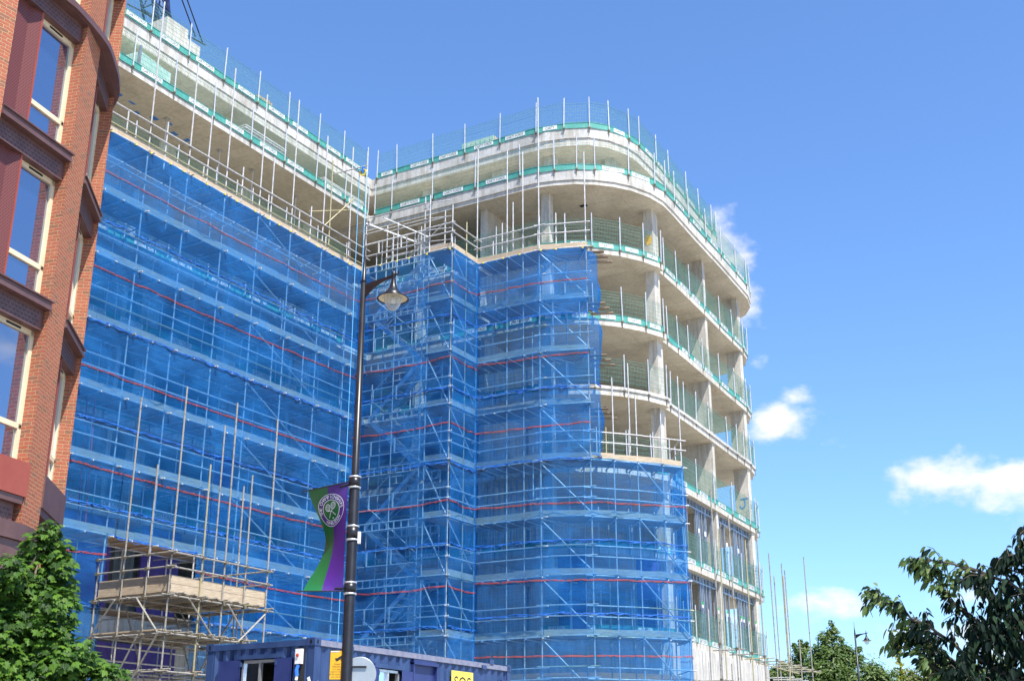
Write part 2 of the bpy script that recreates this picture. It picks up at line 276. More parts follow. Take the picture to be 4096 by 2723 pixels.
# ------------------------------------------------------------ mesh helpers
class MB:
    def __init__(s): s.v = []; s.f = []; s.m = []; s.uv = {}
    def face(s, pts, mi=0, uv=None):
        b = len(s.v); s.v += [tuple(p) for p in pts]; s.f.append(tuple(range(b, b + len(pts)))); s.m.append(mi)
        if uv: s.uv[len(s.f) - 1] = uv
    def add(s, vs, fs, mi=0):
        b = len(s.v); s.v += [tuple(p) for p in vs]
        for f in fs: s.f.append(tuple(i + b for i in f)); s.m.append(mi)
    def obox(s, c, ax, ay, az, mi=0):       # centre and three half-axis vectors
        c = Vector(c); ax = Vector(ax); ay = Vector(ay); az = Vector(az)
        vs = [c + ax * i + ay * j + az * k for k in (-1, 1) for j in (-1, 1) for i in (-1, 1)]
        s.add(vs, [(0, 2, 3, 1), (4, 5, 7, 6), (0, 1, 5, 4), (2, 6, 7, 3), (0, 4, 6, 2), (1, 3, 7, 5)], mi)
    def box(s, x0, x1, y0, y1, z0, z1, mi=0):
        s.obox(((x0 + x1) / 2, (y0 + y1) / 2, (z0 + z1) / 2), ((x1 - x0) / 2, 0, 0), (0, (y1 - y0) / 2, 0), (0, 0, (z1 - z0) / 2), mi)
    def bar(s, p0, p1, w, h, mi=0, up=(0, 0, 1)):
        p0 = Vector(p0); p1 = Vector(p1); d = p1 - p0
        if d.length < 1e-6: return
        u = Vector(up); side = d.cross(u)
        if side.length < 1e-4: side = d.cross(Vector((1, 0, 0)))
        side.normalize(); up2 = side.cross(d).normalized()
        s.obox((p0 + p1) / 2, d / 2, side * w / 2, up2 * h / 2, mi)
    def tube(s, p0, p1, r, n=6, mi=0, r1=None, cap=True):
        s.path([p0, p1], [r, r if r1 is None else r1], n, mi, cap)
    def path(s, pts, rs, n=6, mi=0, cap=True):
        pts = [Vector(p) for p in pts]
        if not isinstance(rs, (list, tuple)): rs = [rs] * len(pts)
        b = len(s.v); ref = None
        for i, p in enumerate(pts):
            d = (pts[min(i + 1, len(pts) - 1)] - pts[max(i - 1, 0)])
            d = d.normalized() if d.length > 1e-9 else Vector((0, 0, 1))
            if ref is None: ref = Vector((0, 0, 1)) if abs(d.z) < .9 else Vector((1, 0, 0))
            a = d.cross(ref); a = a.normalized() if a.length > 1e-6 else Vector((1, 0, 0)); c = a.cross(d); ref = c
            for k in range(n):
                t = 2 * pi * k / n; s.v.append(tuple(p + (a * cos(t) + c * sin(t)) * rs[i]))
        for i in range(len(pts) - 1):
            for k in range(n):
                k2 = (k + 1) % n; s.f.append((b + i * n + k, b + (i + 1) * n + k, b + (i + 1) * n + k2, b + i * n + k2)); s.m.append(mi)
        if cap:
            s.f.append(tuple(b + k for k in range(n))); s.m.append(mi)
            s.f.append(tuple(b + (len(pts) - 1) * n + k for k in reversed(range(n)))); s.m.append(mi)
    def prism(s, poly, z0, z1, mi=0, mside=None, uv=False):   # poly counter-clockwise seen from above
        n = len(poly); u = 0; ms = mi if mside is None else mside
        s.face([(x, y, z1) for x, y in poly], ms if mside is not None else mi, [(x, y) for x, y in poly] if uv else None)
        s.face([(x, y, z0) for x, y in reversed(poly)], mi, [(x, y) for x, y in reversed(poly)] if uv else None)
        for i in range(n):
            a, b = poly[i], poly[(i + 1) % n]; l = hypot(b[0] - a[0], b[1] - a[1])
            s.face([(a[0], a[1], z0), (b[0], b[1], z0), (b[0], b[1], z1), (a[0], a[1], z1)], ms, [(u, z0), (u + l, z0), (u + l, z1), (u, z1)] if uv else None); u += l
    def lathe(s, c, prof, n=24, mi=0):
        b = len(s.v); c = Vector(c)
        for r, z in prof:
            for k in range(n): s.v.append((c.x + r * cos(2 * pi * k / n), c.y + r * sin(2 * pi * k / n), c.z + z))
        for i in range(len(prof) - 1):
            for k in range(n):
                k2 = (k + 1) % n; s.f.append((b + i * n + k, b + i * n + k2, b + (i + 1) * n + k2, b + (i + 1) * n + k)); s.m.append(mi)
    def build(s, name, mats, parent=None, smooth=False, loc=None, rot=None):
        me = bpy.data.meshes.new(name); me.from_pydata(s.v, [], s.f); 
        if not isinstance(mats, (list, tuple)): mats = [mats]
        for m in mats: me.materials.append(m)
        if len(mats) > 1: me.polygons.foreach_set('material_index', s.m)
        if s.uv:
            ul = me.uv_layers.new(name='UVMap')
            for fi, uvs in s.uv.items():
                for li, t in zip(me.polygons[fi].loop_indices, uvs): ul.data[li].uv = t
        if smooth: me.polygons.foreach_set('use_smooth', [True] * len(me.polygons))
        me.update()
        o = bpy.data.objects.new(name, me); COL.objects.link(o)
        if parent is not None: o.parent = parent
        if loc: o.location = loc
        if rot: o.rotation_euler = rot
        return o
def tag(o, label, cat, group=None):
    o['label'] = label; o['category'] = cat
    if group: o['group'] = group
    return o
def thing(name, label, cat, group=None, loc=(0, 0, 0), rot=(0, 0, 0)):
    o = bpy.data.objects.new(name, None); COL.objects.link(o); o.location = loc; o.rotation_euler = rot; o.empty_display_size = .2
    return tag(o, label, cat, group)
def instance(src, parent, loc, rot=(0, 0, 0), scale=None):
    o = src.copy(); COL.objects.link(o); o.parent = parent; o.location = loc; o.rotation_euler = rot
    if scale: o.scale = scale
    return o
ORD = ['first', 'second', 'third', 'fourth', 'fifth', 'sixth', 'seventh', 'eighth', 'ninth', 'tenth', 'eleventh', 'twelfth', 'thirteenth', 'fourteenth', 'fifteenth', 'sixteenth', 'seventeenth', 'eighteenth', 'nineteenth', 'twentieth', 'twenty-first', 'twenty-second', 'twenty-third', 'twenty-fourth']
def text_geo(s, size=1):
    cu = bpy.data.curves.new('t', 'FONT'); cu.body = s; cu.size = size; cu.align_x = 'CENTER'; cu.align_y = 'CENTER'; cu.resolution_u = 2
    o = bpy.data.objects.new('t', cu); COL.objects.link(o)
    dg = bpy.context.evaluated_depsgraph_get(); me = bpy.data.meshes.new_from_object(o.evaluated_get(dg))
    vs = [tuple(v.co) for v in me.vertices]; fs = [tuple(p.vertices) for p in me.polygons]
    bpy.data.objects.remove(o); bpy.data.curves.remove(cu); bpy.data.meshes.remove(me)
    return vs, fs

# ------------------------------------------------------------ ground, road, pavement
def struct(o, label=None):
    o['kind'] = 'structure'; return o
g = MB(); n = 24
g.face([(-1500, -1500, 0), (1500, -1500, 0), (1500, 1500, 0), (-1500, 1500, 0)]); struct(g.build('ground', GROUNDM))
def along(p, d, n, s, o): return (p[0] + d[0] * s + n[0] * o, p[1] + d[1] * s + n[1] * o)
b = MB(); b.face([(-7.5, -60, .004), (-1.2, -60, .004), (-4.0, 90, .004), (-10.5, 90, .004)]); struct(b.build('road', ASPH))
b = MB(); b.face([(-7.0, -60, .008), (-6.9, -60, .008), (-9.9, 90, .008), (-10.0, 90, .008)]); struct(b.build('road_marking', WHITE))
b = MB(); b.obox((-.9, 15, .06), (1.6, .03, 0), (-1.4, 75, 0), (0, 0, .06)); struct(b.build('pavement', PAVE))
b = MB(); b.obox((-10.6, 15, .06), (1.7, .03, 0), (-1.5, 75, 0), (0, 0, .06)); struct(b.build('pavement', PAVE))

# ------------------------------------------------------------ the concrete frame
LV = [28.1, 25.1, 21.8, 18.7, 15.8, 12.7, 9.6, 6.5]
LVN = ['roof slab', 'second slab down', 'third slab down', 'fourth slab down', 'fifth slab down', 'sixth slab down', 'seventh slab down', 'lowest slab']
frame_b = thing('concrete_building', 'unfinished pale concrete frame building with a rounded corner, bare slabs and columns', 'building', loc=(-30, 40, 0))
def local(mb, ox=-30, oy=40):
    mb.v = [(x - ox, y - oy, z) for x, y, z in mb.v]; return mb
def bpart(mb, name, mat, parent=None, **k):
    return local(mb).build(name, mat, parent or frame_b, **k)
END = [(-45, 59.2), (-45, 12)]
E0 = [(-31.7, 12), (-31.7, 41.65), (-23.2, 41.6), (-22.4, 41.66), (-21.5, 41.88), (-20.6, 42.3), (-19.95, 43.0), (-19.55, 43.9), (-19.38, 44.8), (-19.4, 47), (-19.6, 50.5), (-19.8, 53.5), (-19.95, 56), (-20.4, 57), (-21.5, 57.6), (-45, 57.8), (-45, 12)]
E1 = [(-30.28, 12), (-30.28, 39.75), (-22.5, 39.75), (-21.8, 39.79), (-21.1, 39.97), (-20.3, 40.28), (-19.6, 40.75), (-19.0, 41.33), (-18.5, 42.05), (-18.1, 43.0), (-17.92, 44.0), (-17.95, 45.2), (-18.1, 48), (-18.25, 51.5), (-18.42, 54.5), (-18.52, 56.2), (-18.8, 57.4), (-19.4, 58.4), (-20.5, 59.2), (-22, 59.6), (-45, 59.6), (-45, 12)]
E2 = [(-30.45, 12), (-30.45, 40.2), (-21.9, 40.2), (-20.9, 40.5), (-19.95, 41.0), (-19.15, 41.9), (-18.55, 42.9), (-18.2, 43.85), (-18.18, 44.25), (-18.38, 44.3), (-18.46, 47), (-18.62, 50), (-18.8, 53), (-18.95, 56), (-19.15, 57.2), (-19.6, 58.1), (-20.4, 58.8), (-22, 59.2)] + END
def offset_poly(P, d, k0=0, k1=None):
    out = []
    for i, p in enumerate(P):
        a = Vector(P[i - 1]); b = Vector(p); c = Vector(P[(i + 1) % len(P)])
        t = ((b - a).normalized() + (c - b).normalized()); t = t.normalized(); nn = Vector((t.y, -t.x))
        out.append((p[0] + nn.x * d, p[1] + nn.y * d))
    return out
# roof slab: pale upstand band over a slightly recessed grey beam
m_ = MB(); m_.prism(E0, 27.62, 28.1, 0); bpart(m_, 'slab', CONC_W)
m_ = MB(); m_.prism(offset_poly(E0, -.05), 27.27, 27.62, 1, 0); bpart(m_, 'edge_beam', [CONC, SOFF])
# deep slab: thin over the left wing, deep on the rest
iA = [(-30.28, 12), (-30.28, 39.75), (-45, 39.75), (-45, 12)]
m_ = MB(); m_.prism(iA, 24.83, 25.1, 1, 0); bpart(m_, 'slab', [CONC_W, SOFF])
iB = [(-45, 39.752)] + E1[1:2] + E1[2:-1]; iB[1] = (-30.28, 39.752)
m_ = MB(); m_.prism(iB, 24.62, 25.1, 1, 0); bpart(m_, 'slab', [CONC_W, SOFF])
m_ = MB(); m_.prism(offset_poly(iB, -.045), 24.42, 24.62, 1, 0); bpart(m_, 'edge_beam', [CONC, SOFF])
for i in range(2, 8):
    z = LV[i]; m_ = MB(); m_.prism(E2, z - .25, z, 1, 0); bpart(m_, 'slab', [CONC, SOFF])
# small upstand kerb on the slab without green boards
kb = E2[2:18]
m_ = MB()
for a, b2 in zip(kb[:-1], kb[1:]):
    m_.bar((a[0], a[1], 15.86), (b2[0], b2[1], 15.86), .10, .13)
bpart(m_, 'slab_upstand', CONC_W)
# pale transfer beam under the lowest slab, right-hand side
tb = offset_poly(E2, .06); tb = [(-30.4, 44), (-30.4, 40.15)] + tb[2:18] + [(-24, 59.2), (-24, 44)]
m_ = MB(); m_.prism(tb, 5.05, 6.245, 1, 0); bpart(m_, 'transfer_beam', [CONC_W, SOFF])
m_ = MB(); m_.box(-45, -30.45, 12, 44, 5.6, 6.245); bpart(m_, 'transfer_beam', CONC)
def column(x0, x1, y0, y1, z0, z1, mat=CONC, name='column'):
    m_ = MB(); m_.box(x0, x1, y0, y1, z0, z1); return bpart(m_, name, mat)
for i in range(2, 8):       # between LV[i] and the slab above
    z0 = LV[i]; z1 = LV[i - 1] - (.68 if i == 2 else .25)
    za = LV[i - 1] - (.27 if i == 2 else .25)
    column(-18.92, -18.52, 44.05, 44.6, z0, z1)
    column(-23.2 if i > 2 else -20.3, -18.72, 50.3, 50.58, z0, z1, name='blade_wall')
    c3 = column(-19.72, -19.02, 55.75, 56.15, z0, z1)
    column(-21.98, -21.6, 40.5, 40.85, z0, z1)
    column(-24.9, -24.65, 40.45, 43.9, z0, z1, name='blade_wall')
    column(-28.2, -27.8, 40.5, 40.85, z0, z1)
    for y in (16, 20.5, 25, 29.5, 34, 38.2): column(-33.2, -32.8, y, y + .9, z0, za)
    column(-37.2, -37, 12, 45, z0, za, name='core_wall')
    column(-45, -24.9, 47.5, 47.7, z0, z1, name='core_wall')
    column(-24.9, -24.7, 44.2, 54.0, z0, z1, name='core_wall')
    column(-45, -30.6, 14, 14.2, z0, za, name='core_wall')
    if i > 2: column(-36.9, -31.2, 27.2, 27.4, z0, za, name='cross_wall'); column(-36.9, -31.2, 36.0, 36.2, z0, za, name='cross_wall')
# storey under the roof slab
for x0, x1, y0, y1 in [(-29.3, -28.7, 42.4, 42.7), (-25.55, -24.75, 42.4, 42.7), (-22.85, -22.35, 42.4, 42.8), (-20.6, -20.2, 43.9, 44.6), (-21.2, -20.2, 50.2, 50.5), (-22.4, -20.4, 55, 55.3)]:
    column(x0, x1, y0, y1, 25.1, 27.27)
for y in (16, 20.5, 25, 29.5, 34, 38.4): column(-34.2, -33.8, y, y + .6, 25.1, 27.27)
column(-38.2, -38, 12, 46, 25.1, 27.27, name='core_wall'); column(-38, -24, 47.5, 47.7, 25.1, 27.27, name='core_wall')
column(-24.2, -24, 47.7, 54, 25.1, 27.27, name='core_wall')
# ground storey behind the transfer beam
column(-44, -31.5, 14, 44, 0, 5.6, name='ground_wall'); column(-30.6, -21.5, 43.0, 43.3, 0, 5.05, name='ground_wall'); column(-21.5, -21.2, 43.0, 57, 0, 5.05, mat=YINS, name='ground_wall')
for y in (45.5, 49.5, 53.5): column(-19.4, -19.0, y, y + .4, 0, 5.05)
# roof plant: stepped upstand walls near the crane
m_ = MB(); m_.box(-35.6, -33.9, 30.2, 31.4, 28.1, 31.15); m_.box(-35.6, -33.9, 31.4, 32.15, 28.1, 30.75); bpart(m_, 'lift_core', CONC)
m_ = MB(); m_.box(-35.3, -34.1, 32.3, 33.0, 28.1, 30.35); bpart(m_, 'lift_core', CONC)
# pour joints and sprayed marks
def mark(col_obj, pts, w, mat, name='paint_mark'):
    m_ = MB()
    for p, q in zip(pts[:-1], pts[1:]): m_.bar(p, q, .008, w, up=(0, 0, 1))
    return m_
def spray_J(x, z, y, mat, s=1.0):
    m_ = MB(); P = [(x - .10 * s, z + .42 * s), (x + .26 * s, z + .44 * s)]; Q = [(x + .10 * s, z + .43 * s), (x + .11 * s, z + .1 * s), (x + .02 * s, z - .02 * s), (x - .12 * s, z + .0 * s), (x - .15 * s, z + .1 * s)]
    for R in (P, Q):
        for a, c in zip(R[:-1], R[1:]): m_.obox(((a[0] + c[0]) / 2, y, (a[1] + c[1]) / 2), ((c[0] - a[0]) / 2 + .012, 0, (c[1] - a[1]) / 2), (0, .004, 0), Vector((-(c[1] - a[1]), 0, c[0] - a[0])).normalized() * .032 * s)
    bpart(m_, 'paint_mark', mat)
spray_J(-19.35, 13.65, 55.742, BLUESP); spray_J(-19.4, 10.35, 55.742, BLUESP); spray_J(-19.45, 7.2, 55.742, ORANGE)
m_ = MB(); m_.v = []; cx, cz = -18.73, 23.0
m_.face([(cx + .17 * cos(t * pi / 7) * (1 + .15 * sin(t * 2.7)), 44.042, cz + .24 * sin(t * pi / 7) * (1 + .12 * cos(t * 3.1))) for t in range(14)]); bpart(m_, 'paint_mark', ORANGE)
# service openings in the soffits, their inner shade drawn as dark plates
for x, y, z in [(-19.6, 46.5, 18.445), (-19.6, 46.6, 15.545), (-19.7, 52.4, 15.545), (-19.7, 52.6, 18.445), (-19.7, 52.9, 12.445), (-19.8, 47.3, 12.445), (-20.5, 42.9, 15.545), (-20.9, 42.3, 24.415), (-19.9, 54, 12.445), (-33, 36.2, 24.825)]:
    m_ = MB(); m_.box(x - .16, x + .16, y - .1, y + .1, z - .012, z); bpart(m_, 'service_opening', DARK)
for k in range(9):
    x = -31.9 - .25 * sin(k * 1.9); y = 25.2 + k * .62; m_ = MB(); m_.obox((x, y, 24.824), (.05 + .03 * (k % 3), .02 * (k % 2), 0), (-.01, .10 + .05 * (k % 2), 0), (0, 0, .003)); bpart(m_, 'paint_mark', BLUESP)
# steel stud framing on the right-hand side, two storeys
def xC(y): return -18.4 - (y - 44.3) * .0505
for zi in (6, 7):
    z0 = LV[zi]; z1 = LV[zi - 1] - .25
    m_ = MB()
    for y in [45.2, 45.45, 46.6, 46.85, 48.0, 48.2, 48.4, 48.75, 49.15, 49.3, 50.05, 51.0, 51.25, 51.85, 53.25, 53.45, 53.65, 54.1, 54.5, 54.7, 55.6]:
        y += (.0 if zi == 6 else .12); x = xC(y) - .16
        m_.box(x - .1, x, y - .025, y + .025, z0, z1)
    bpart(m_, 'stud_frame', GREYST)
    m_ = MB()
    for z in (z1 - .03, z1 - .30):
        for ya, yb in ((44.7, 50.2), (50.7, 55.7)):
            m_.bar((xC(ya) - .21, ya, z), (xC(yb) - .21, yb, z), .11, .05)
    for k in range(28):
        y = 44.8 + k * .4
        if 50.1 < y < 50.8: continue
        m_.box(xC(y) - .24, xC(y) - .14, y - .02, y + .02, z1 - .29, z1 - .05)
    bpart(m_, 'stud_head_track', GREYST)
    if zi == 7:
        for y in (48.0, 50.05, 51.3, 53.3, 53.7, 54.5, 55.6):
            m_ = MB(); x = xC(y) - .05; m_.box(x - .02, x, y - .06, y + .06, 8.15, 8.28, 0); m_.box(x - .02, x, y - .06, y + .06, 8.02, 8.15, 1); bpart(m_, 'green_tag', [GTAPE, WHITE])
        column(-21.6, -21.4, 51, 56, z0, z1, mat=YINS, name='insulated_wall')
    else:
        for y in (48.0, 48.8, 51.8, 53.5):
            m_ = MB(); x = xC(y) - .05; m_.box(x - .02, x, y - .08, y + .08, 11.1, 11.3); bpart(m_, 'white_tag', WHITE)
# sheathing and studs behind the nets
m_ = MB()
for k in range(22):
    x = -27.6 + k * .27
    m_.box(x - .025, x + .025, 40.7, 40.8, 9.6, 12.45)
bpart(m_, 'stud_frame', GREYST)
for x0, x1, z0, z1 in [(-21.4, -20.2, 6.5, 9.3), (-27.5, -25.2, 3.2, 5.0)]:
    m_ = MB(); m_.box(x0, x1, 40.5, 40.56, z0, z1); bpart(m_, 'purple_board', PURPLE)
m_ = MB(); m_.face([(-19.0, 42.35, 6.5), (-18.45, 43.3, 6.5), (-18.45, 43.3, 9.3), (-19.0, 42.35, 9.3)]); m_.face([(-19.05, 42.38, 6.5), (-18.5, 43.33, 6.5), (-18.5, 43.33, 9.3), (-19.05, 42.38, 9.3)]); bpart(m_, 'purple_board', PURPLE)
for y0, y1, z0, z1 in [(25.3, 27.3, 6.5, 9.3), (28.6, 30.3, 6.5, 9.3), (27, 30.5, 3, 5.5), (31.4, 32.6, 9.7, 12.4), (34.4, 36.5, 6.5, 9.3), (22.3, 23.6, 9.7, 12.4)]:
    m_ = MB(); m_.box(-30.62, -30.54, y0, y1, z0, z1); bpart(m_, 'purple_board', PURPLE)

# ------------------------------------------------------------ guard posts and green mesh panels
pm = MB(); pm.tube((0, 0, -.02), (0, 0, 1.46), .026, 8)
pm.obox((0, .02, -.03), (.045, 0, 0), (0, .06, 0), (0, 0, .03), 1); pm.bar((0, .0, -.04), (0, .02, -.2), .035, .02, 1); pm.tube((0, .015, -.32), (0, .015, -.16), .012, 6, 1)
_p = pm.build('guard_post', [POSTM, COUP]); POST_MESH = _p.data; bpy.data.objects.remove(_p)
tv, tf = text_geo('CARTY FORDE', .19); sx = .86 / (max(v[0] for v in tv) - min(v[0] for v in tv))
tv2, tf2 = text_geo('CARTY', .19)
def plate_mesh(short):
    w = .32 if short else .50
    a = MB(); a.box(-w, w, -.012, 0, .025, .205); o = a.build('name_plate', PLATE); pmh = o.data; bpy.data.objects.remove(o)
    a = MB(); V, F = (tv2, tf2) if short else (tv, tf)
    a.add([(x * sx, -.016, .113 + y * .98) for x, y, z in V], F); o = a.build('lettering', LETTER); lm = o.data; bpy.data.objects.remove(o)
    return pmh, lm
PL_L = plate_mesh(False); PL_S = plate_mesh(True)
_pc = {}
def panel_meshes(ln):
    key = round(ln, 1)
    if key in _pc: return _pc[key]
    ln = key; h = ln / 2
    a = MB(); a.box(-h - .04, h + .04, -.03, -.005, -.035, .225); a.box(-h - .04, h + .04, -.045, -.03, .21, .232); o = a.build('toe_board', GREEN); tm = o.data; bpy.data.objects.remove(o)
    a = MB(); nw = int(ln / .07); w = .0062
    for k in range(nw + 1):
        x = -h + ln * k / nw; a.bar((x, .012, .2), (x, .012, 1.16), w, w); a.bar((x, .012, 1.16), (x, -.07, 1.22), w, w)
    for z in (.34, .52, .70, .88, 1.02, 1.16): a.bar((-h, .02, z), (h, .02, z), w * 1.3, w * 1.3)
    a.bar((-h, -.07, 1.22), (h, -.07, 1.22), w * 1.4, w * 1.4)
    o = a.build('wire_mesh', MESHG); wm = o.data; bpy.data.objects.remove(o)
    _pc[key] = (tm, wm); return _pc[key]
def mobj(name, me, parent, loc=(0, 0, 0), rot=(0, 0, 0), sc=None):
    o = bpy.data.objects.new(name, me); COL.objects.link(o); o.parent = parent; o.location = loc; o.rotation_euler = rot
    if sc: o.scale = sc
    return o
rnd = random.Random(3)
def guard_run(level, where, ref, pts, band=True, posts=True, plate='auto', first_post=True):
    z = LV[level]; nm = LVN[level]
    for i, p in enumerate(pts):
        if posts and (i > 0 or first_post):
            a = Vector(pts[max(i - 1, 0)]); c = Vector(pts[min(i + 1, len(pts) - 1)]); t = (c - a).normalized(); nn = Vector((t.y, -t.x))
            o = bpy.data.objects.new('guard_post', POST_MESH); COL.objects.link(o)
            o.location = (p[0] + nn.x * .05, p[1] + nn.y * .05, z + .02)
            o.rotation_euler = (rnd.uniform(-.02, .02), rnd.uniform(-.02, .02), atan2(t.y, t.x))
            tag(o, f'zinc guard post, {nm}, {where}, {ORD[i]} from {ref}', 'guard post', 'guard posts along the slab edges')
    for i in range(len(pts) - 1):
        a = Vector(pts[i]); c = Vector(pts[i + 1]); d = c - a; L_ = d.length
        if L_ < .25: continue
        mid = (a + c) / 2; ang = atan2(d.y, d.x)
        t = thing('edge_panel', f'{"green mesh" if band else "boardless mesh"} edge panel, {nm}, {where}, {ORD[i]} from {ref}', 'edge panel', 'green mesh panels along the slab edges', (mid.x, mid.y, z + .005), (0, 0, ang))
        tm, wm = panel_meshes(L_); lift = rnd.uniform(-.008, .02)
        if band: mobj('toe_board', tm, t, (0, 0, lift), (0, rnd.uniform(-.006, .006), 0))
        mobj('wire_mesh', wm, t, (0, .01 * (i % 2), rnd.uniform(-.03, .03)), (rnd.uniform(-.02, .02), 0, 0))
        if band and L_ > .95 and (L_ > 1.35 or rnd.random() < .6):
            ms = PL_S if L_ < 1.35 else PL_L
            off = rnd.uniform(-.5, .5) * (L_ - (1.3 if L_ >= 1.35 else .75)) if L_ > 1.3 else 0
            pl = mobj('name_plate', ms[0], t, (off, -.034, lift - .01)); mobj('lettering', ms[1], pl)
frange = lambda a, b, s: [a + i * s for i in range(int((b - a) / s + 1.001))]
LFW = 'left facade'; 
guard_run(0, LFW, 'brick building', [(-31.68, y) for y in (21.5, 23.5, 25.46, 27.46, 29.46, 31.45, 33.49, 35.44, 37.52, 39.32, 41.17)])
guard_run(0, 'middle facade', 'inner corner', [(-31.4, 41.66), (-30.26, 41.66), (-28.23, 41.64), (-26.48, 41.63), (-24.63, 41.62), (-22.78, 41.6)])
guard_run(0, 'rounded corner', 'its left', [(-22.78, 41.6), (-21.55, 41.86), (-20.55, 42.32), (-19.95, 43.0), (-19.5, 44.1), (-19.38, 44.9)], first_post=False)
guard_run(0, 'right facade', 'rounded corner', [(-19.38, 44.97), (-19.4, 46.83), (-19.48, 48.5), (-19.62, 50.99), (-19.76, 53.01), (-19.9, 55.12), (-19.98, 56.0), (-20.4, 57.0)], first_post=False)
guard_run(1, LFW, 'brick building', [(-30.27, y) for y in (21.6, 23.6, 25.61, 27.62, 29.68, 31.79, 33.81, 35.83, 37.82, 39.5)])
guard_run(1, 'middle facade', 'inner corner', [(-30.0, 39.75), (-29.08, 39.75), (-26.92, 39.75), (-24.74, 39.75), (-22.54, 39.75)])
guard_run(1, 'rounded corner', 'its left', [(-22.54, 39.75), (-21.69, 39.8), (-21.06, 39.98), (-20.21, 40.33), (-19.6, 40.76), (-18.6, 41.9), (-18.03, 43.25), (-17.92, 44.1)], first_post=False)
guard_run(1, 'right facade', 'rounded corner', [(-17.92, 44.1), (-17.95, 45.19), (-18.06, 47.1), (-18.16, 49.45), (-18.27, 51.7), (-18.41, 54.13), (-18.5, 55.9), (-18.75, 57.1), (-19.3, 58.2)], first_post=False)
cor2 = [(-21.9, 40.2), (-20.9, 40.5), (-19.93, 41.0), (-19.12, 41.95), (-18.53, 42.95), (-18.19, 43.95)]
cC = {2: [44.72, 46.28, 47.99, 50.05, 52.32, 54.33, 56.1], 3: [44.8, 46.11, 47.43, 49.33, 51.72, 54.11, 56.1], 4: [44.8, 46.41, 47.96, 49.72, 52.4, 53.89, 54.99, 56.1], 5: [45.1, 47.57, 49.96, 52.53, 55.26, 56.3], 6: [45.6, 47.64, 49.6, 51.44, 53.39, 55.45, 56.3], 7: [45.2, 46.6, 48.21, 49.9, 51.3, 52.6, 53.9, 55.2, 56.3]}
for lv in range(2, 8):
    guard_run(lv, 'rounded corner', 'its left', cor2, band=lv != 4)
    ys = cC[lv]; P = [(xC(y) + .03, y) for y in ys] + [(-19.15, 57.2), (-19.6, 58.1)]
    guard_run(lv, 'right facade', 'rounded corner', P, band=lv != 4)
    if lv < 7:
        guard_run(lv, LFW, 'brick building', [(-30.44, y) for y in frange(22.2, 38.5, 2.02)], band=True)
        guard_run(lv, 'middle facade', 'inner corner', [(x, 40.2) for x in (-30.1, -28.1, -26.0, -23.95, -21.95)], band=lv in (2, 3, 4, 6))

# ------------------------------------------------------------ scaffolds
LIFTS = [20.8, 18.7, 16.6, 14.5, 12.4, 10.3, 8.2, 6.1, 4.0, 1.9]
rs = random.Random(11)
class Scaf:
    """a scaffold: an empty with every tube, board and coupler as a part of its own; past 100 of a part the rest is one stuff part"""
    def __init__(s, label, loc):
        s.t = thing('tube_scaffold', label, 'scaffold', loc=loc); s.o = Vector(loc); s.n = {}; s.over = {}; s.base = STEEL
    def put(s, name, fn, mat):
        k = s.n.get(name, 0); s.n[name] = k + 1
        if k < 100:
            m = MB(); fn(m); m.v = [tuple(Vector(v) - s.o) for v in m.v]; return m.build(name, mat, s.t, smooth=False)
        m, mats = s.over.setdefault(name, (MB(), mat)); fn(m)
    def tube(s, name, p0, p1, r=.026, mat=None):
        m = mat or (STEEL_Y if rs.random() < .07 else s.base)
        s.put(name, lambda b: b.tube(p0, p1, r, 6), m)
    def coupler(s, p, sz=.05):
        s.put('coupler', lambda b: b.obox(p, (sz, 0, 0), (0, sz, 0), (0, 0, sz * .9)), COUP)
    def board(s, name, p0, p1, w=.225, h=.038, up=(0, 0, 1), mat=None):
        s.put(name, lambda b: b.bar(p0, p1, w, h, up=up), mat or WOOD)
    def done(s):
        for name, (m, mat) in s.over.items():
            m.v = [tuple(Vector(v) - s.o) for v in m.v]; o = m.build(name, mat, s.t); o['kind'] = 'stuff'
XO, XI = -28.15, -29.45
# --- scaffold along the left facade
A = Scaf('tall tube scaffold along the long left facade, its upper deck showing above the blue nets', (XO, 30, 0))
ys = [21.3, 23.1, 24.91, 26.69, 28.57, 30.33, 32.09, 33.94, 35.65]
tops = [22.4, 26.0, 26.61, 25.15, 25.95, 25.77, 26.45, 25.76, 26.04]
for y, tp in zip(ys, tops):
    A.tube('standard', (XO, y, 0), (XO + rs.uniform(-.03, .03), y + rs.uniform(-.03, .03), tp)); A.tube('standard', (XI, y + .1, 0), (XI, y + .1, 22.6 + rs.uniform(-.3, .3)))
for y, z0, z1 in [(25.61, 20.5, 22.27), (27.58, 20.9, 23.49), (29.34, 20.9, 22.27), (30.93, 20.6, 23.39), (33.21, 20.9, 22.32), (34.36, 20.7, 24.83), (36.61, 20.6, 26.3), (26.0, 18.5, 20.4), (28.0, 18.9, 19.9), (33.3, 14.4, 16.4), (34.6, 18.7, 20.0), (25.8, 12.6, 14.5), (31.6, 14.6, 16.2), (34.8, 16.2, 17.9), (32.0, 16.5, 18.0)]:
    A.tube('puncheon', (XO - .05 if z1 < 20.5 else XO, y, z0), (XO - .05 if z1 < 20.5 else XO, y, z1))
